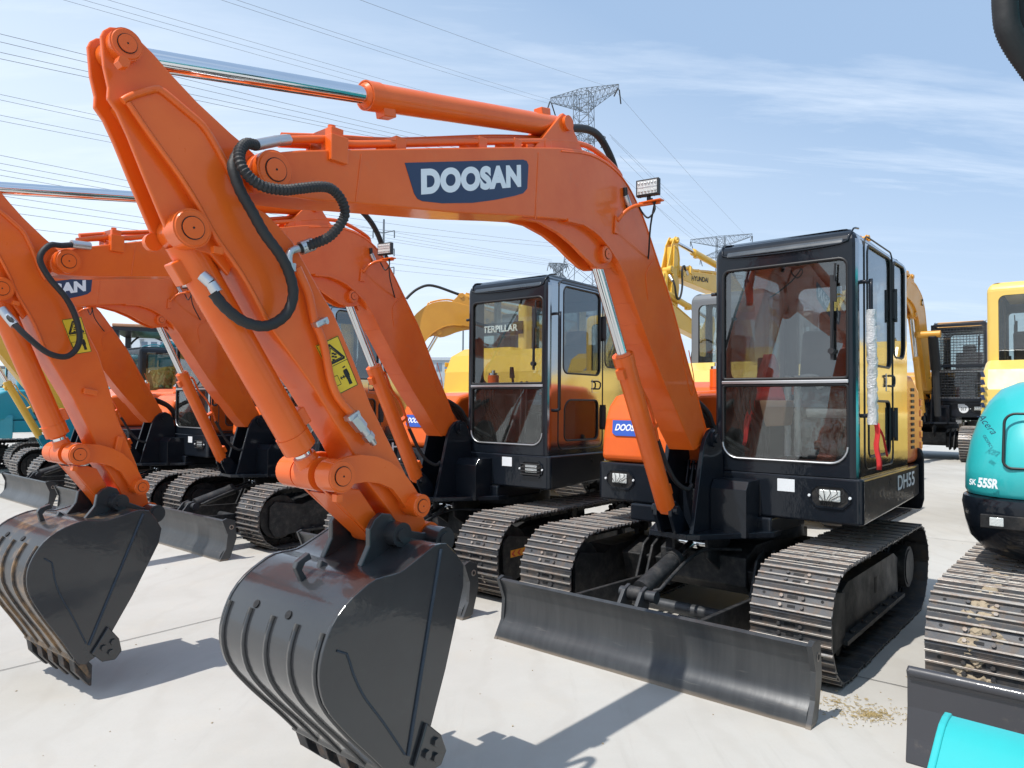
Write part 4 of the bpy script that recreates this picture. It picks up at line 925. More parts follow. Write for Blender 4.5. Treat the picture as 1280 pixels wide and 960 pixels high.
cl = mth('MULTIPLY', mth('MULTIPLY', c1, c2), .6)
# haze: thicker towards the horizon and towards the sun's side of the sky
hz = mth('ADD', mth('MULTIPLY', SX, -.42), mth('MULTIPLY', mth('SUBTRACT', .52, SZ), 1.05)); hzr = ramp(nt, hz, [(.0, .16), (.24, .50), (.60, .97)])
blue = mixc(nt, .62, sky.outputs[0], (2.9, 4.7, 7.4))
skc = mixc(nt, hzr, blue, (7.2, 8.2, 9.3))
skc = mixc(nt, cl, skc, (9.2, 9.8, 10.5))
nt.links.new(skc, bg.inputs['Color']); bg.inputs['Strength'].default_value = .125
scene.view_settings.view_transform = 'Standard'; scene.view_settings.look = 'None'; scene.view_settings.exposure = .03; scene.view_settings.gamma = 1
scene.cycles.max_bounces = 8; scene.cycles.transparent_max_bounces = 16; scene.cycles.glossy_bounces = 4
scene.cycles.use_denoising = True; scene.cycles.sample_clamp_indirect = 8

# ------------------------------------------------------------------ ground
def concrete():
    m, nt, b = new_mat('concrete_slab')
    n1 = noise(nt, .35, 8, .65); n2 = noise(nt, 2.2, 8, .7); n3 = noise(nt, 60, 4, .6)
    c = mixc(nt, ramp(nt, n1, [(.35, 0), (.68, 1)]), (.42, .40, .365), (.53, .515, .48))
    c = mixc(nt, ramp(nt, n2, [(.52, 0), (.75, .55)]), c, (.50, .46, .40))
    c = mixc(nt, ramp(nt, n3, [(.55, 0), (.75, .25)]), c, (.42, .39, .34))
    tq = N(nt, 'ShaderNodeTexCoord'); mq = N(nt, 'ShaderNodeMapping'); mq.inputs['Rotation'].default_value = (0, 0, radians(40)); mq.inputs['Scale'].default_value = (2.6, .22, 1); nt.links.new(tq.outputs['Object'], mq.inputs['Vector'])
    c = mixc(nt, ramp(nt, noise(nt, 2.4, 8, .72, mq.outputs[0]), [(.56, 0), (.72, .30)]), c, (.33, .31, .28))
    w_ = N(nt, 'ShaderNodeTexWave'); w_.inputs['Scale'].default_value = .9; w_.inputs['Distortion'].default_value = 14; w_.inputs['Detail'].default_value = 5; w_.inputs['Detail Scale'].default_value = .7
    tw = N(nt, 'ShaderNodeTexCoord'); nt.links.new(tw.outputs['Object'], w_.inputs['Vector'])
    c = mixc(nt, ramp(nt, w_.outputs['Fac'], [(.82, 0), (.99, .13)]), c, (.36, .33, .29))
    sp_ = N(nt, 'ShaderNodeTexVoronoi'); sp_.inputs['Scale'].default_value = 1.1; nt.links.new(tw.outputs['Object'], sp_.inputs['Vector'])
    c = mixc(nt, ramp(nt, sp_.outputs['Distance'], [(.03, .35), (.10, 0)]), c, (.20, .18, .155))
    v = N(nt, 'ShaderNodeTexVoronoi'); v.feature = 'DISTANCE_TO_EDGE'; v.inputs['Scale'].default_value = .45
    tc = N(nt, 'ShaderNodeTexCoord'); nz = N(nt, 'ShaderNodeTexNoise'); nz.inputs['Scale'].default_value = 1.5; nz.inputs['Detail'].default_value = 6
    nt.links.new(tc.outputs['Object'], nz.inputs['Vector'])
    ad = N(nt, 'ShaderNodeVectorMath', operation='MULTIPLY_ADD'); ad.inputs[1].default_value = (1.2, 1.2, 1.2)
    nt.links.new(nz.outputs['Color'], ad.inputs[0]); nt.links.new(tc.outputs['Object'], ad.inputs[2]); nt.links.new(ad.outputs[0], v.inputs['Vector'])
    c = mixc(nt, ramp(nt, v.outputs['Distance'], [(0, .0), (.004, 0)]), c, (.35, .32, .28))
    nt.links.new(c, b.inputs['Base Color']); b.inputs['Roughness'].default_value = .75; b.inputs['Specular IOR Level'].default_value = .35
    nt.links.new(bump(nt, n3, .25, .002), b.inputs['Normal'])
    return m
M['concrete'] = concrete()
g = MB(); g.add([(-900, -900, 0), (900, -900, 0), (900, 1500, 0), (-900, 1500, 0)], [(0, 1, 2, 3)])
tag(g.build('ground', ['concrete']), kind='structure')

# ------------------------------------------------------------------ machines
cache = {}
def excavator(name, loc, rz, label, cat, group, mats, lettering=None, psi=0, phi=0, arm=0, logo=None, label_plate=True, hoses='B', front=True, blade=True, cab=True, hood=True, scale=1, sticker=False, buck='bucket'):
    root = empty(name, loc, rz, label, cat, group); root.scale = (scale,) * 3
    make_undercarriage(root, mats, cache, sticker=sticker)
    if blade: make_blade(root)
    make_house(root, mats, lettering, hood=hood)
    if cab: make_cab(root, mats)
    if front: make_front(root, mats, psi, phi, arm, logo, label_plate, hoses, buck)
    return root
OR = dict(roof='roof_sky_tint', paint='orange', base='black', cab='black', cabside='black_side')
A = excavator('excavator', AO, RZ, 'nearest orange excavator with white lettered logo on its boom and black cab at right', 'excavator', 'orange excavators parked in a row', dict(OR, frontglass='frontglass'), 'DH55', logo='DOOSAN', hoses='A')
def rzf(dth): t = TH + dth; return atan2(-cos(t), -sin(t))
ROWG = 'orange excavators parked in a row'
B = excavator('excavator', (.02, 6.88, 0), rzf(-.03), 'orange excavator second in the row with a rust-streaked bucket and smooth black arm hose', 'excavator', ROWG,
              dict(OR, grille=True, worn=True), 'DH55', psi=radians(2.7), phi=-.003, arm=.187, logo='DOOSAN', hoses='B', sticker=True)
Cx = excavator('excavator', (-2.25, 8.58, 0), rzf(0), 'orange excavator third in the row, its lettered boom behind the rusty bucket arm', 'excavator', ROWG,
              dict(OR, grille=True), 'DH55', psi=.138, arm=.25, logo='DOOSAN', hoses='B')
Dx = excavator('excavator', (-3.93, 9.86, 0), rzf(0), 'orange excavator fourth in the row with its dozer blade half hidden behind the rusty bucket', 'excavator', ROWG,
              dict(OR, grille=True), 'DH55', psi=.10, arm=.2, logo=None, hoses='B')
TE = dict(lamp=False, paint='yellow', base='tealdark', cab='tealdark', cabside='tealdark')
Ex = excavator('excavator', (-7.05, 12.9, 0), rzf(0), 'blue-teal machine whose yellow boom slopes down behind the arm with the rusty bucket', 'excavator', None, dict(TE, paint='yellow'), None, psi=-.1, arm=.1, hoses='B', label_plate=False, hood=False, blade=False, cab=False)
Ex.scale = (1, -1, 1)
hb_ = MB(); hb_.bb(-1.2, .45, -.85, .30, 1.047, 1.42); hb_.build('engine_cover', ['tealdark'], Ex, bevel=.06, seg=3)
Gx = excavator('excavator', (-5.76, 11.5, 0), rzf(0), 'fifth machine of the row, its grey dozer blade reaching the left edge', 'excavator', ROWG, dict(OR, grille=True, lamp=False), None, front=False, cab=False)
Hx = excavator('excavator', (-9.77, 15.3, 0), rzf(0) + pi, 'blue-teal excavator with its narrow cab at the far left edge', 'excavator', None, dict(TE, paint='tealdark', sideglass='glass'), None, arm=.2, label_plate=False, blade=False, hoses='B')

# ---- cloth, ribbons and film left on the nearest cab
def place(o): o.matrix_world = Matrix.Translation(AO) @ Matrix.Rotation(RZ, 4, 'Z'); return o
def cloth(name, rows, mat, label, cat, group=None):
    """rows of (x, y, z) forming a crumpled sheet"""
    m = MB(); n = len(rows[0]); vs = [p for r in rows for p in r]
    m.add(vs, [(i * n + k, i * n + k + 1, (i + 1) * n + k + 1, (i + 1) * n + k) for i in range(len(rows) - 1) for k in range(n - 1)], 0, True)
    o = m.build(name, [mat]); place(o); s = o.modifiers.new('t', 'SOLIDIFY'); s.thickness = .003
    return tag(o, label, cat, group)
def ribbon(x, y0, y1, z0, z1, y2, y3, wob=.012, n=10, m=5):
    rows = []
    for i in range(n):
        t = i / (n - 1); a = y0 + (y2 - y0) * t; b = y1 + (y3 - y1) * t
        rows.append([(x + wob * sin(5 * t + 2.3 * k) + random.uniform(-.003, .003), a + (b - a) * k / (m - 1) + .006 * sin(9 * t), z0 + (z1 - z0) * t) for k in range(m)])
    return rows
cloth('ribbon', ribbon(.63, .20, .255, 2.365, 2.11, .20, .25), 'red', 'red ribbon hanging from the top of the windshield inside the nearest cab', 'ribbon')
cloth('cloth', ribbon(.50, .27, .33, 1.80, 1.50, .20, .42, .03, 12, 8), 'red', 'red cloth bundled over the tan tray inside the nearest cab', 'cloth')
cloth('ribbon', ribbon(.55, .19, .23, 1.50, 1.20, .14, .17), 'red', 'red strip hanging low among the control cables inside the nearest cab', 'ribbon')
m = MB(); m.prismx([(.26, 1.50), (.44, 1.50), (.42, 1.34), (.30, 1.33)], .40, .56); tag(place(m.build('tray', ['wood'], bevel=.01)), 'tan tray under the red cloth in the nearest cab', 'tray')
def sleeve(name, pts, r, label, cat='bubble wrap', group=None):
    sp = spline(pts, .018); vs = []; n = 14
    m = MB(); m.tube(sp, r, n); random.seed(len(name) + int(pts[0][2] * 100))
    m.v = [(x + random.uniform(-.5, .5) * r * .45, y + random.uniform(-.5, .5) * r * .45, z) for x, y, z in m.v]
    o = place(m.build(name, ['bubble'])); return tag(o, label, cat, group)
sleeve('bubble_wrap', [(.605, .945, 2.03), (.612, .95, 1.8), (.60, .948, 1.60), (.606, .95, 1.36)], .027, 'clear bubble wrap sleeve on the grab handle beside the nearest cab door')
sleeve('bubble_wrap', [(.42, .40, 1.66), (.43, .40, 1.4), (.43, .40, 1.14)], .020, 'bubble wrap on the travel lever nearer the boom inside the nearest cab')
sleeve('bubble_wrap', [(.42, .462, 1.66), (.43, .462, 1.4), (.43, .462, 1.14)], .020, 'bubble wrap on the travel lever nearer the door inside the nearest cab')
sleeve('bubble_wrap', [(.40, .44, 1.62), (.40, .50, 1.65), (.40, .57, 1.64), (.40, .60, 1.58)], .022, 'bubble wrapped curved hand grip inside the nearest cab')
sleeve('bubble_wrap', [(.35, .50, 1.42), (.35, .62, 1.42), (.35, .78, 1.42)], .03, 'long bubble wrapped bar lying level inside the nearest cab')
cloth('ribbon', ribbon(.60, .955, .985, 1.37, 1.10, .965, .99, .008, 10, 4), 'red', 'red ribbon tied under the bubble wrap on the nearest cab door, hanging straight', 'ribbon')
m = MB(); m.tube(spline([(.60, .965, 1.37), (.53, .985, 1.30), (.46, .985, 1.22), (.40, .98, 1.17)], .02), .007, 6); tag(place(m.build('ribbon', ['red'])), 'thin red tail of ribbon blown sideways across the nearest cab door', 'ribbon')
def crumple(y0, y1, z0, z1, x, nz, ny, amp):
    return [[(x + random.uniform(-amp, amp), y0 + (y1 - y0) * k / (ny - 1), z0 + (z1 - z0) * i / (nz - 1)) for k in range(ny)] for i in range(nz)]
M['film'] = glass_mat('clear_film', (.9, .9, .9), dirt=.05)
cloth('plastic_film', crumple(.50, .82, 1.58, 1.16, .60, 14, 12, .02), 'film', 'crumpled clear plastic film behind the lower windshield of the nearest cab', 'plastic film')

# ---- teal excavator at the right
VO = grid(.033, 2.299)
TL = dict(lamp=False, paint='teal', base='teal', cab='teal', cabside='teal')
V = empty('excavator', VO, RZ, 'bright teal short-tail excavator with black skirt at the right edge', 'excavator')
make_undercarriage(V, TL, cache, yc=.06)
M['bladedark'] = paint('dark_blade_paint', (.045, .045, .052), rough=.45, coat=.2, dirt=.3)
vb = MB(); vb.prism([(1.775, 0), (1.755, .10), (1.735, .22), (1.735, .33), (1.755, .372), (1.72, .385), (1.695, .36), (1.69, .20), (1.71, .06), (1.75, 0)], -.94, .94)
vbo = vb.build('dozer_blade', ['bladedark'], V, bevel=.006)
vb = MB(); vb.cyl((1.735, -.93, .365), (1.735, .93, .365), .022, n=14); vb.build('top_bar', ['bladedark'], vbo)
for y in (-.4, .4):
    vb = MB(); vb.prism([(.70, .15), (1.70, .10), (1.70, .30), (.70, .30)], y - .02, y + .02); vb.build('blade_arm', ['tframe'], vbo)
for (x, y, z) in [loop_at(k * PER / 39 + .03)[:1] + (0,) + loop_at(k * PER / 39 + .03)[1:2] for k in range(0)]: pass
md_ = MB(); random.seed(3); YM = -.735
for k in range(39):
    x, z, a = loop_at(k * PER / 39 + .03)
    if x > .55 and z > .12:
        md_ = MB()
        mm = Matrix.Translation((x, YM, z)) @ Matrix.Rotation(-a, 4, 'Y')
        for q in range(11):
            u, v_ = random.uniform(-.055, .055), random.gauss(0, .035); hh = random.uniform(.010, .018)
            pts = [(u + .020 * cos(t * pi / 3 + q) * random.uniform(.6, 1.4), v_ + .024 * sin(t * pi / 3 + q) * random.uniform(.6, 1.4), .007) for t in range(6)]
            top = [(u + (px - u) * .6, v_ + (py - v_) * .6, hh + random.uniform(-.004, .004)) for px, py, _ in pts]
            md_.add(pts + top, [tuple(range(5, -1, -1)), tuple(range(6, 12))] + [(i, (i + 1) % 6, (i + 1) % 6 + 6, i + 6) for i in range(6)], 0, False, mm)
        md_._one('mud_cake', ['mud'], V)
def vplan(sc, xf, rr=.30):
    pts = []
    for cx_, cy_, a0 in ((xf - rr, .92 - rr, 90), (xf - rr, -.92 + rr, 0)):
        for k in range(9):
            a = radians(a0 - 90 * k / 8); pts.append((cx_ + rr * cos(a), cy_ + rr * sin(a)))
    for k in range(13):
        a = radians(-90 - 180 * k / 12); pts.append((-.25 + .92 * cos(a) * 1.0, .92 * sin(a)))
    return [(-.1 + (x + .1) * sc, y * sc) for x, y in pts]
def loft(levels, name, mat, par, bevel=0, smooth=True):
    m = MB(); rows = [[(x, y, z) for x, y in vplan(sc, xf)] for z, sc, xf in levels]; n = len(rows[0]); vs = [p for r in rows for p in r]
    m.add(vs, [(i * n + k, (i + 1) * n + k, (i + 1) * n + (k + 1) % n, i * n + (k + 1) % n) for i in range(len(rows) - 1) for k in range(n)], 0, smooth)
    m.add(vs, [tuple(range(n)), tuple(range(len(rows) * n - 1, (len(rows) - 1) * n - 1, -1))])
    o = merged(m.build(name, [mat], par)); md = o.modifiers.new('e', 'EDGE_SPLIT'); md.split_angle = radians(50); return o
sk = loft([(.66, .80, .72), (.70, .90, .74), (.78, .965, .755), (.86, .985, .76), (.96, 1.0, .765), (.995, .995, .76), (1.005, .975, .755)], 'black_skirt', 'black', V)
m = MB(); m.bb(.758, .768, -.80, -.55, .855, .925); m.build('lamp_recess', ['link'], sk, bevel=.006)
m = MB(); m.bb(.765, .772, -.76, -.70, .868, .912); m.build('lens', ['lens'], sk, bevel=.004)
hv = loft([(1.008, .975, .755), (1.03, .985, .76), (1.15, .985, .745), (1.28, .965, .72), (1.40, .93, .68), (1.50, .885, .62), (1.57, .83, .56), (1.61, .75, .48), (1.625, .66, .40)], 'body_cover', 'teal', V)
m = MB(); m.tube([(.735 - (z - 1.15) * .32, y, z) for y, z in rrect(-.705, -.05, 1.16, 1.435, (.03, .05, .04, .03))] + [(.735 - (1.435 - 1.15) * .32, -.08, 1.435)], .007, 6); m.build('door_seam', ['seal'], hv)
text('model_lettering', 'SK', 'white', V, (.752, -.848, 1.068), (0, 1, -.05), (-.05, 0, 1), .030, .030, .1, .02, .001)
text('model_lettering', '55SR', 'white', V, (.754, -.812, 1.058), (0, 1, -.05), (-.05, 0, 1), .050, .088, .15, .045, .001)
text('script_lettering', 'Acera', 'navy', V, (.738, -.815, 1.42), (0, .55, -.80), (-.2, .80, .55), .034, .115, .3, 0, .001)
text('script_lettering', 'GEOSPEC', 'navy', V, (.742, -.79, 1.32), (0, .45, -.85), (-.2, .8, .45), .014, .065, 0, .01, .001)
vc = make_cab(V, dict(TL, lever='plastic'))
make_front(V, dict(TL, base='black', bw=.075), psi=radians(-2.6), phi=-.05, arm=.02, logo=None, label=False, hoses='B', buck='teal', curl=-.12)
H1 = [(2.826, -0.463, 2.69), (2.833, -0.47, 2.6), (2.833, -0.47, 2.53), (2.826, -0.463, 2.47), (2.8, -0.432, 2.4), (2.762, -0.386, 2.33), (2.691, -0.302, 2.28), (2.60, -.14, 2.3)]
H2 = [(2.735, -0.448, 2.73), (2.742, -0.456, 2.64), (2.735, -0.448, 2.57), (2.722, -0.433, 2.5), (2.696, -0.402, 2.44), (2.658, -0.356, 2.38), (2.6, -0.288, 2.35), (2.5, -.14, 2.38)]
for H in (H1, H2):
    H = [(2.75, -.14, 2.80)] + H
    m = MB(); m.tube(spline(H, .0042), .030, 16, 0, .035); m.build('ribbed_hose', ['rubber'], V)

# ---- yellow machines behind
YL = dict(lamp=False, paint='paleyellow', base='paleyellow', cab='paleyellow', cabside='paleyellow', roof='paleyellow', sideglass='glass')
BACK = rzf(0) + pi
U = excavator('excavator', (7.23, 8.87, 0), BACK, 'pale yellow excavator at the right edge with dark stripes along its rear corner', 'excavator', 'yellow excavators behind the orange row', YL, psi=.0, arm=.2, label_plate=False, blade=False, scale=1.2)
U2 = excavator('excavator', (10.6, 11.6, 0), BACK, 'tall yellow excavator out of view, added for its reflection in the nearest cab door', 'excavator', 'yellow excavators behind the orange row', YL, arm=.2, label_plate=False, blade=False, scale=1.6)  # unseen machine added so the nearest cab's side door reflects more yellow
for k in range(5):
    m = MB(); m.prismx([(.84 - k * .0, 1.22 + k * .075), (.87, 1.22 + k * .075), (.885, 1.27 + k * .075), (.855, 1.27 + k * .075)], -1.186 + .018 * k * 0, -1.176); m.build('stripe', ['navy'], U)
PG = dict(YL, cab='grey', cabside='grey', roof='paleyellow')
Pm = excavator('excavator', (3.80, 10.0, 0), BACK, 'yellow excavator with grey cab frame seen between the nearest orange boom and its cab', 'excavator', 'yellow excavators behind the orange row', PG, arm=.2, label_plate=False, blade=False, scale=1.2)
Rm = excavator('excavator', (.80, 12.85, 0), BACK, 'yellow excavator with a black lettered cab header seen through the second cab windows', 'excavator', 'yellow excavators behind the orange row', dict(YL, paint='yellow', base='paleyellow', cab='paleyellow'), arm=.2, label_plate=False, blade=False, scale=1.42)
m = MB(); m.bb(-.645, -.625, .04, .87, 1.87, 2.02); hd = m.build('cab_header', ['black'], Rm)
text('header_lettering', 'CATERPILLAR', 'white', hd, (-.6465, .83, 1.905), (0, -1, 0), (0, 0, 1), .085, .72, 0, .03, .001)
YO = dict(lamp=False, curl=.5, paint='yellow', base='link', cab='grey', cabside='grey', sideglass='glass')
Qm = excavator('excavator', (7.66, 20.98, 0), rzf(0), 'large yellow excavator whose raised arm head stands above the grey framed cab', 'excavator', 'yellow excavators behind the orange row', YO, phi=.20, arm=.6, label_plate=False, blade=False, scale=1.6, hoses='B')
text('boom_lettering', 'HYUNDAI', 'ink', bpy.data.objects[Qm['_boom']], (3.66, .0372, 2.19), Vector((2.714 - 3.323, 0, 2.423 - 2.248)), (.10, 0, 1), .075, .55, 0, .03, .001)
Tm = excavator('excavator', (12.6, 21.3, 0), rzf(0), 'large ochre excavator with a black wire guard over its cab front, behind the nearest cab', 'excavator', 'yellow excavators behind the orange row',
               dict(lamp=False, paint='ochre', base='black', cab='black', cabside='ochre', sideglass='glass', roof='ochre'), phi=.36, psi=-.12, arm=.1, label_plate=False, blade=False, scale=1.53, hoses='B')
m = MB()
for k in range(26): m.cyl((.76, .03, 1.14 + k * .05), (.76, .88, 1.14 + k * .05), .006, n=6)
for k in range(18): m.cyl((.765, .03 + k * .05, 1.12), (.765, .03 + k * .05, 2.42), .004, n=5)
for a in ((.02, 1.10, .05, 2.45), (.86, 1.10, .89, 2.45)): m.bb(.75, .78, a[0], a[2], a[1], a[3])
m.bb(.75, .78, .02, .89, 1.08, 1.12); m.bb(.75, .78, .02, .89, 2.43, 2.47); m.bb(.75, .785, .02, .89, 1.69, 1.73); m.build('cab_guard', ['black'], Tm)
m = MB(); m.cyl((.70, .52, .93), (.71, .52, .93), .075, n=24); pl_ = m.build('oval_plate', ['white'], Tm)
text('plate_lettering', '017', 'ink', pl_, (.7115, .475, .90), (0, 1, 0), (0, 0, 1), .06, .09, 0, .02, .001)
m = MB(); a_ = Vector((1.52, .18, 2.22)); b_ = Vector((1.28, .18, 1.62)); m.tube([a_.lerp(b_, t / 60) for t in range(61)], .075, 18, 0, .12); m.cyl(b_, (1.12, .18, .80), .055, n=20)
m.build('bellows_cylinder', ['rubber'], Tm)
m = MB(); m.cyl((1.52, -.05, 2.24), (1.52, .30, 2.24), .06, n=18); m.build('pin_boss', ['ochre'], Tm)
Sm = excavator('excavator', (-4.1, 14.4, 0), radians(10), 'yellow-ochre excavator whose lettered boom bends over the third cab and points right', 'excavator', 'yellow excavators behind the orange row',
               dict(lamp=False, paint='ochre', base='yellow', cab='yellow', cabside='yellow', sideglass='glass'), arm=.1, phi=0.0, label_plate=False, blade=False, scale=1.3, hoses='B')
text('boom_lettering', 'SANY', 'navy', bpy.data.objects[Sm['_boom']], (2.75, -.1372, 2.37), Vector((3.323 - 2.714, 0, 2.248 - 2.423)), (-.10, 0, 1), .11, .40, 0, .03, .001)

# ---- machine with a flat canopy behind the fourth excavator
Wm = empty('excavator', (-6.9, 14.6, 0), BACK, 'dark excavator standing under a flat tan canopy on posts behind the row', 'excavator')
make_undercarriage(Wm, OR, cache); make_house(Wm, dict(paint='orange', base='black'), None); make_cab(Wm, dict(OR, cabside='black', sideglass='glass'))
cn = empty('canopy', (-7.85, 15.9, 0), radians(20), 'flat tan sunshade canopy on black posts behind the row', 'canopy')
m = MB(); m.bb(-.75, .75, -.9, .9, 2.98, 3.05); m.build('roof', ['wood'], cn, bevel=.02)
m = MB(); m.bb(-.77, .77, -.92, .92, 2.90, 2.975); m.build('roof_frame', ['black'], cn)
for x in (-.68, .68):
    for y in (-.82, .82): m = MB(); m.bb(x - .06, x + .06, y - .06, y + .06, 0, 2.9); m.build('post', ['black'], cn)

# ---- straw on the slab
random.seed(11); m = MB()
for k in range(420):
    a = random.uniform(0, 2 * pi); r_ = abs(random.gauss(0, .10)); c = (1.72, 3.46) if k < 330 else (1.62, 3.60)
    x, y = c[0] + r_ * cos(a) * 1.1, c[1] + r_ * sin(a) * .75; t = random.uniform(0, pi); L = random.uniform(.006, .022)
    m.box((0, 0, 0), (L, .0022, .0022), 0, Matrix.Translation((x, y, .003 + random.uniform(0, .006))) @ Matrix.Rotation(t, 4, 'Z') @ Matrix.Rotation(random.uniform(-.3, .3), 4, 'Y'))
tag(m.build('straw', ['straw']), 'scattered straw bits on the concrete between the blades', 'straw', kind='stuff')
m = MB()
for k in range(260):
    y = random.uniform(2.2, 9); x = random.uniform(-.8, .9) * y; s = random.uniform(.002, .007)
    m.box((x, y, s * .3), (s, s * 1.4, s * .6))
tag(m.build('grit', ['mud']), 'small grit and crumbs of dry mud over the concrete', 'grit', kind='stuff')
# slab joints
m = MB()
def joint(p, q, wd):
    p, q = Vector(p), Vector(q); d = (q - p).normalized(); nn = Vector((-d.y, d.x, 0)) * wd / 2
    m.add([p + nn, q + nn, q - nn, p - nn], [(0, 3, 2, 1)])
d_ = Vector((-1.8931 + 2.7432, 4.993 - 3.922, 0)).normalized(); p_ = Vector((-2.7432, 3.922, .004))
joint(p_ - d_ * 30, p_ + d_ * 60, .006)
n_ = Vector((d_.y, -d_.x, 0))
for k in (-2, -1, 1, 2, 3): joint(p_ + n_ * 5.2 * k - d_ * 30, p_ + n_ * 5.2 * k + d_ * 60, .006)
for k in range(-3, 8): joint(p_ + d_ * (2.9 + 5 * k) - n_ * 30, p_ + d_ * (2.9 + 5 * k) + n_ * 30, .006)
tag(m.build('slab_joints', ['tframe']), kind='structure')

# ---- pylons and wires
WIRES = [((-34.76, 13.4, 18.7), (6.1, 111.0, 48.0)), ((-33.05, 13.4, 18.34), (6.09, 111.0, 48.63)), ((-24.2, 13.4, 16.99), (14.18, 111.0, 51.1)), ((-49.37, 13.4, 21.21), (9.86, 111.0, 43.63)), ((-52.06, 13.4, 21.5), (9.86, 111.0, 43.13)), ((-54.32, 13.4, 22.01), (9.87, 111.0, 42.25)), ((-63.02, 17.0, 22.49), (18.08, 150.0, 49.52)), ((-62.99, 17.0, 21.88), (18.08, 150.0, 48.86)), ((-62.96, 17.0, 20.79), (18.09, 150.0, 48.73)), ((-62.94, 17.0, 20.21), (18.09, 150.0, 48.41)), ((-59.18, 38.0, 24.49), (-28.93, 150.0, 49.94)), ((-59.16, 38.0, 24.13), (-28.91, 150.0, 48.92)), ((-59.12, 38.0, 22.82), (-28.89, 150.0, 46.89)), ((-59.1, 38.0, 22.44), (-28.87, 150.0, 45.88)), ((-88.01, 46.5, 28.03), (12.75, 235.0, 48.58)), ((-87.98, 46.5, 26.87), (12.76, 235.0, 48.05)), ((-87.95, 46.5, 26.04), (12.76, 235.0, 47.26)), ((-87.92, 46.5, 25.28), (12.76, 235.0, 46.73)), ((-85.61, 46.5, 22.56), (12.79, 235.0, 43.57)), ((-85.58, 46.5, 21.54), (12.79, 235.0, 43.05)), ((-83.84, 46.5, 20.44), (12.8, 235.0, 41.47)), ((-81.82, 46.5, 18.27), (12.81, 235.0, 40.42)), ((-70.75, 46.5, 16.31), (-43.53, 235.0, 42.82)), ((-47.15, 163.5, 44.78), (15.34, 235.0, 53.87)), ((-47.11, 163.5, 42.73), (15.34, 235.0, 52.82)), ((15.55, 111.0, 50.48), (70.1, 214.0, 51.6)), ((14.84, 111.0, 43.43), (62.93, 214.0, 50.82)), ((15.09, 111.0, 42.93), (61.74, 214.0, 50.09)), ((13.61, 111.0, 39.65), (56.96, 214.0, 49.57)), ((16.47, 111.0, 40.05), (58.87, 214.0, 50.54)), ((22.09, 111.0, 32.21), (55.05, 214.0, 50.03))]
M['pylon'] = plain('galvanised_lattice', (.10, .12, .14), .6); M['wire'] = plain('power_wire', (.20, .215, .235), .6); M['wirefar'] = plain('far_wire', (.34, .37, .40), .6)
def bar(m, a, b, r): m.cyl(a, b, r, n=4, smooth=False)
def lattice(m, a4, b4, n, r):
    """four legs from ring a4 to ring b4 with X bracing in n bays"""
    rings = [[Vector(a).lerp(Vector(b), i / n) for a, b in zip(a4, b4)] for i in range(n + 1)]
    for k in range(4): bar(m, rings[0][k], rings[-1][k], r)
    for i in range(n):
        for k in range(4):
            j = (k + 1) % 4; bar(m, rings[i][k], rings[i + 1][j], r * .6); bar(m, rings[i][j], rings[i + 1][k], r * .6); bar(m, rings[i + 1][k], rings[i + 1][j], r * .6)
def pylon(loc, rz, H, label, r=.10, arms=((.99, 10), (.84, 5.5), (.70, 6.5))):
    root = empty('pylon', loc, rz, label, 'pylon', 'high voltage pylons')
    r *= .6
    m = MB(); sq = lambda w_, z: [(-w_, -w_, z), (w_, -w_, z), (w_, w_, z), (-w_, w_, z)]
    lattice(m, sq(4.5, 0), sq(1.5, H * .62), 8, r); lattice(m, sq(1.5, H * .62), sq(1.2, H * .99), 10, r); m.build('tower', ['pylon'], root)
    for q, (hz_, L) in enumerate(arms):
        for s in (-1, 1):
            if q == 0:
                m = MB(); z0 = H * .94; lattice(m, [(0, -1.2, z0), (0, 1.2, z0), (0, 1.2, H), (0, -1.2, H)], [(s * L, -.1, H * .985), (s * L, .1, H * .985), (s * L, .1, H), (s * L, -.1, H)], 7, r * .75)
            else:
                z0 = H * hz_; m = MB(); lattice(m, [(0, -1.1, z0), (0, 1.1, z0), (0, 1.1, z0 + 2.2), (0, -1.1, z0 + 2.2)], [(s * L, -.1, z0 + .1), (s * L, .1, z0 + .1), (s * L, .1, z0 + .3), (s * L, -.1, z0 + .3)], 5, r * .7)
            a = m.build('cross_arm', ['pylon'], root)
            zt = H * .99 if q == 0 else H * hz_
            i_ = MB(); i_.cyl((s * L, -.3, zt - .2), (s * L * .97, -1.6, zt - 1.9), .11, n=6); i_.cyl((s * L, .3, zt - .2), (s * L * .97, 1.6, zt - 1.9), .11, n=6); i_.build('insulator', ['rubber'], a)
    return root
pylon((10.9, 112, 0), radians(-27), 50.6, 'large lattice power pylon rising above the elbow of the nearest orange boom', arms=((.99, 5.7), (.84, 3.6), (.73, 5.8)))
pylon((62.0, 214, 0), radians(-27), 51.8, 'lattice power pylon whose wide top arms show just left of the nearest cab roof', r=.13, arms=((.99, 9.0), (.88, 6), (.75, 8)))
pylon((15.0, 238, 0), radians(20), 48, 'distant lattice pylon standing over the second cab roof', r=.14, arms=((.99, 3.4), (.9, 2.8), (.8, 3.2)))
pr = empty('power_pole', (-42.5, 235, 0), 0, 'thin distant power pole above the second orange boom foot', 'power pole')
m = MB(); m.cyl((0, 0, 0), (0, 0, 61.5), .55, .3, n=8); m.build('pole', ['pylon'], pr)
for z in (57, 51, 45):
    for s in (-1, 1): m = MB(); bar(m, (0, 0, z), (s * 3.6, 0, z + .8), .2); m.cyl((s * 3.5, 0, z + .6), (s * 3.5, 0, z - 1.6), .22, n=6); m.build('cross_arm', ['pylon'], pr)
p2 = empty('power_pole', (-12.2, 178, 0), 0, 'small power pole on the skyline over the grey building', 'power pole')
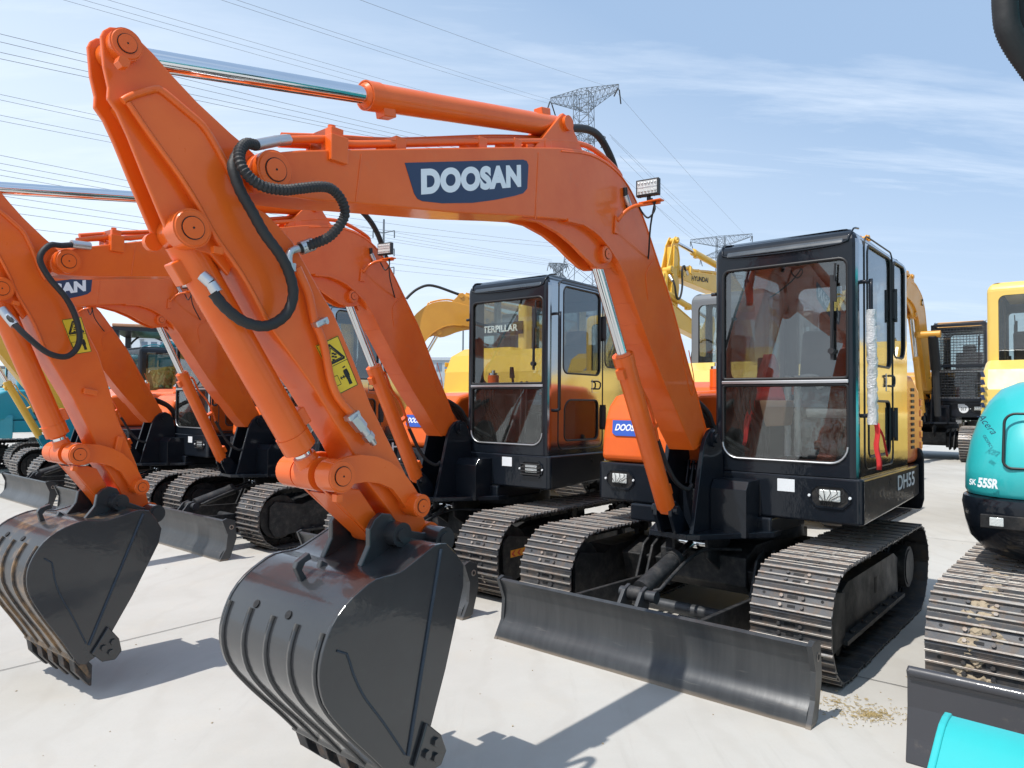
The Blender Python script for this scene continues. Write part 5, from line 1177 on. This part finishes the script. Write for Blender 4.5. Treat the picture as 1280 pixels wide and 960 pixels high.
m = MB(); m.cyl((0, 0, 0), (0, 0, 25.5), .25, .15, n=8); bar(m, (-2.6, 0, 23), (2.6, 0, 23), .12); bar(m, (-1.8, 0, 24.5), (1.8, 0, 24.5), .12); m.build('pole', ['pylon'], p2)
for i, (a, b) in enumerate(WIRES):
    a, b = Vector(a), Vector(b); n = 24; L = (b - a).length; sag = min(1.2, L * .004)
    pts = [a.lerp(b, k / n) - Vector((0, 0, 4 * sag * (k / n) * (1 - k / n))) for k in range(n + 1)]
    r_ = .014 if b.y < 130 else (.023 if b.y < 220 else .038)
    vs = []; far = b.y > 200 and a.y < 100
    m = MB()
    # radius grows with distance only as much as bundled far conductors look
    m.tube(pts, r_, 5, caps=False)
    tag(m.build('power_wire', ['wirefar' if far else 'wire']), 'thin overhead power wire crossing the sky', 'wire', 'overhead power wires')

# ---- more of the yard far behind
def copy_tree(o, parent=None):
    c = o.copy(); col.objects.link(c); c.parent = parent
    if parent: c.matrix_parent_inverse = o.matrix_parent_inverse.copy()
    for ch in list(o.children): copy_tree(ch, c)
    return c
FARX = [(-24, 34, .9, 'far yellow excavator near the left edge of the yard'), (-15.5, 30, 2.6, 'far yellow excavator glimpsed behind the canopy machine'), (-9, 36, .4, 'far yellow excavator behind the third and fourth orange booms'), (15, 42, 2.4, 'far yellow excavator beyond the guarded cab'), (30, 46, .7, 'far yellow excavator at the back right of the yard')]
for x, y, a, lb in FARX:
    c = copy_tree(Pm); c.location = (x, y, 0); c.rotation_euler = (0, 0, a); c['label'] = lb; c['group'] = 'far yellow excavators'
bw = MB(); bw.bb(-90, 90, 0, .3, 0, 2.2); bwo = bw.build('boundary_wall', ['farwall'] if 'farwall' in M else ['concrete']); bwo.location = (0, 66, 0); tag(bwo, 'long low grey wall closing off the yard in the distance', 'wall')

# ---- buildings and trees on the skyline
def building(loc, rz, w_, d_, h_, wall, label, floors, bays, extra=None):
    root = empty('building', loc, rz, label, 'building')
    m = MB(); m.bb(-w_ / 2, w_ / 2, 0, d_, 0, h_); wo = m.build('wall', [wall], root)
    m = MB(); m.bb(-w_ / 2 - .4, w_ / 2 + .4, -.4, d_ + .4, h_, h_ + .7); m.build('roof', ['farroof'], root)
    fh = h_ / floors
    for i in range(floors):
        for k in range(bays):
            x = -w_ / 2 + w_ * (k + .5) / bays; m = MB(); m.bb(x - w_ / bays * .32, x + w_ / bays * .32, -.06, -.01, i * fh + fh * .32, i * fh + fh * .8); m.build('window', ['farwin'], root)
    if extra: m = MB(); m.bb(*extra); m.build('stair_tower', [wall], root)
    return root
M['farwhite'] = plain('far_white_wall', (.62, .66, .70), .8); M['fargrey'] = plain('far_grey_wall', (.36, .41, .45), .8); M['farroof'] = plain('far_roof', (.42, .46, .50), .7); M['farwin'] = plain('far_window', (.14, .19, .25), .25)
building((-84, 178, 0), radians(12), 15, 12, 16.5, 'farwhite', 'distant white block seen between the left booms', 5, 7, (-9.5, -6.5, 0, 6, 0, 18.5))
building((-17, 178, 0), radians(-8), 26, 14, 12.0, 'fargrey', 'distant grey-blue hall with a band of windows left of the second cab', 3, 12, (5, 16, 3, 10, 12, 14.4))
building((62, 260, 0), radians(5), 40, 14, 9, 'fargrey', 'low distant shed at the back right of the yard', 2, 12)
def leafm():
    m, nt, b = new_mat('leaf'); n1 = noise(nt, .9, 4)
    nt.links.new(mixc(nt, ramp(nt, n1, [(.35, 0), (.65, 1)]), (.035, .075, .02), (.09, .14, .035)), b.inputs['Base Color']); b.inputs['Roughness'].default_value = .7; return m
M['leaf'] = leafm(); M['bark'] = plain('bark', (.10, .075, .05), .9)
def tree(loc, h, w_, seed, label):
    random.seed(seed); root = empty('tree', loc, random.uniform(0, 6), label, 'tree', 'trees at the edge of the yard')
    m = MB(); m.cyl((0, 0, 0), (0, 0, h * .5), .16, .09, n=10)
    for k in range(6): a = k * 1.05; m.cyl((0, 0, h * (.3 + .03 * k)), (cos(a) * w_ * .3, sin(a) * w_ * .3, h * (.55 + .05 * k)), .06, .02, n=6)
    m.build('trunk', ['bark'], root)
    m = MB()
    cl = [(random.uniform(-.36, .36) * w_, random.uniform(-.36, .36) * w_, h * random.uniform(.40, .92), random.uniform(.12, .24) * w_) for _ in range(16)]
    for cx_, cy_, cz_, r_ in cl:
        for _ in range(150):
            v = Vector((random.gauss(0, 1), random.gauss(0, 1), random.gauss(0, .8))).normalized() * r_ * random.uniform(.6, 1.1); s = random.uniform(.08, .17)
            e = Euler((random.uniform(0, 6), random.uniform(0, 6), 0)).to_matrix().to_4x4(); e.translation = (cx_ + v.x, cy_ + v.y, cz_ + v.z)
            m.add([(-s, 0, 0), (0, -s * .5, 0), (s, 0, 0), (0, s * .5, 0)], [(0, 1, 2, 3)], 0, False, e)
    m.build('crown', ['leaf'], root)
tree((-14.5, 27, 0), 3.4, 3.2, 1, 'round green tree glimpsed behind the left booms')
tree((-12.2, 26, 0), 3.0, 2.6, 2, 'smaller green tree beside the canopy behind the row')
tree((20.5, 33, 0), 2.8, 4, 3, 'green tree beyond the tracks of the guarded excavator')
for k_, (x_, y_, h_) in enumerate(((-52, 58, 3.6), (-46, 60, 4.2), (-38, 61, 3.4), (-30, 58, 4), (-8, 62, 3.2), (-4, 60, 3.8), (22, 62, 3.5), (41, 60, 4))):
    tree((x_, y_, 0), h_, h_ * .95, 20 + k_, ['small round tree by the boundary wall at the far left', 'taller tree by the boundary wall at the far left', 'low spreading tree by the boundary wall behind the teal machines', 'tree by the boundary wall behind the canopy', 'small tree in front of the grey hall', 'taller tree in front of the grey hall', 'tree at the wall behind the grey framed cab', 'tree at the wall right of the guarded cab'][k_])
tree((24.5, 34, 0), 2.6, 4, 4, 'low green tree at the back right of the yard')
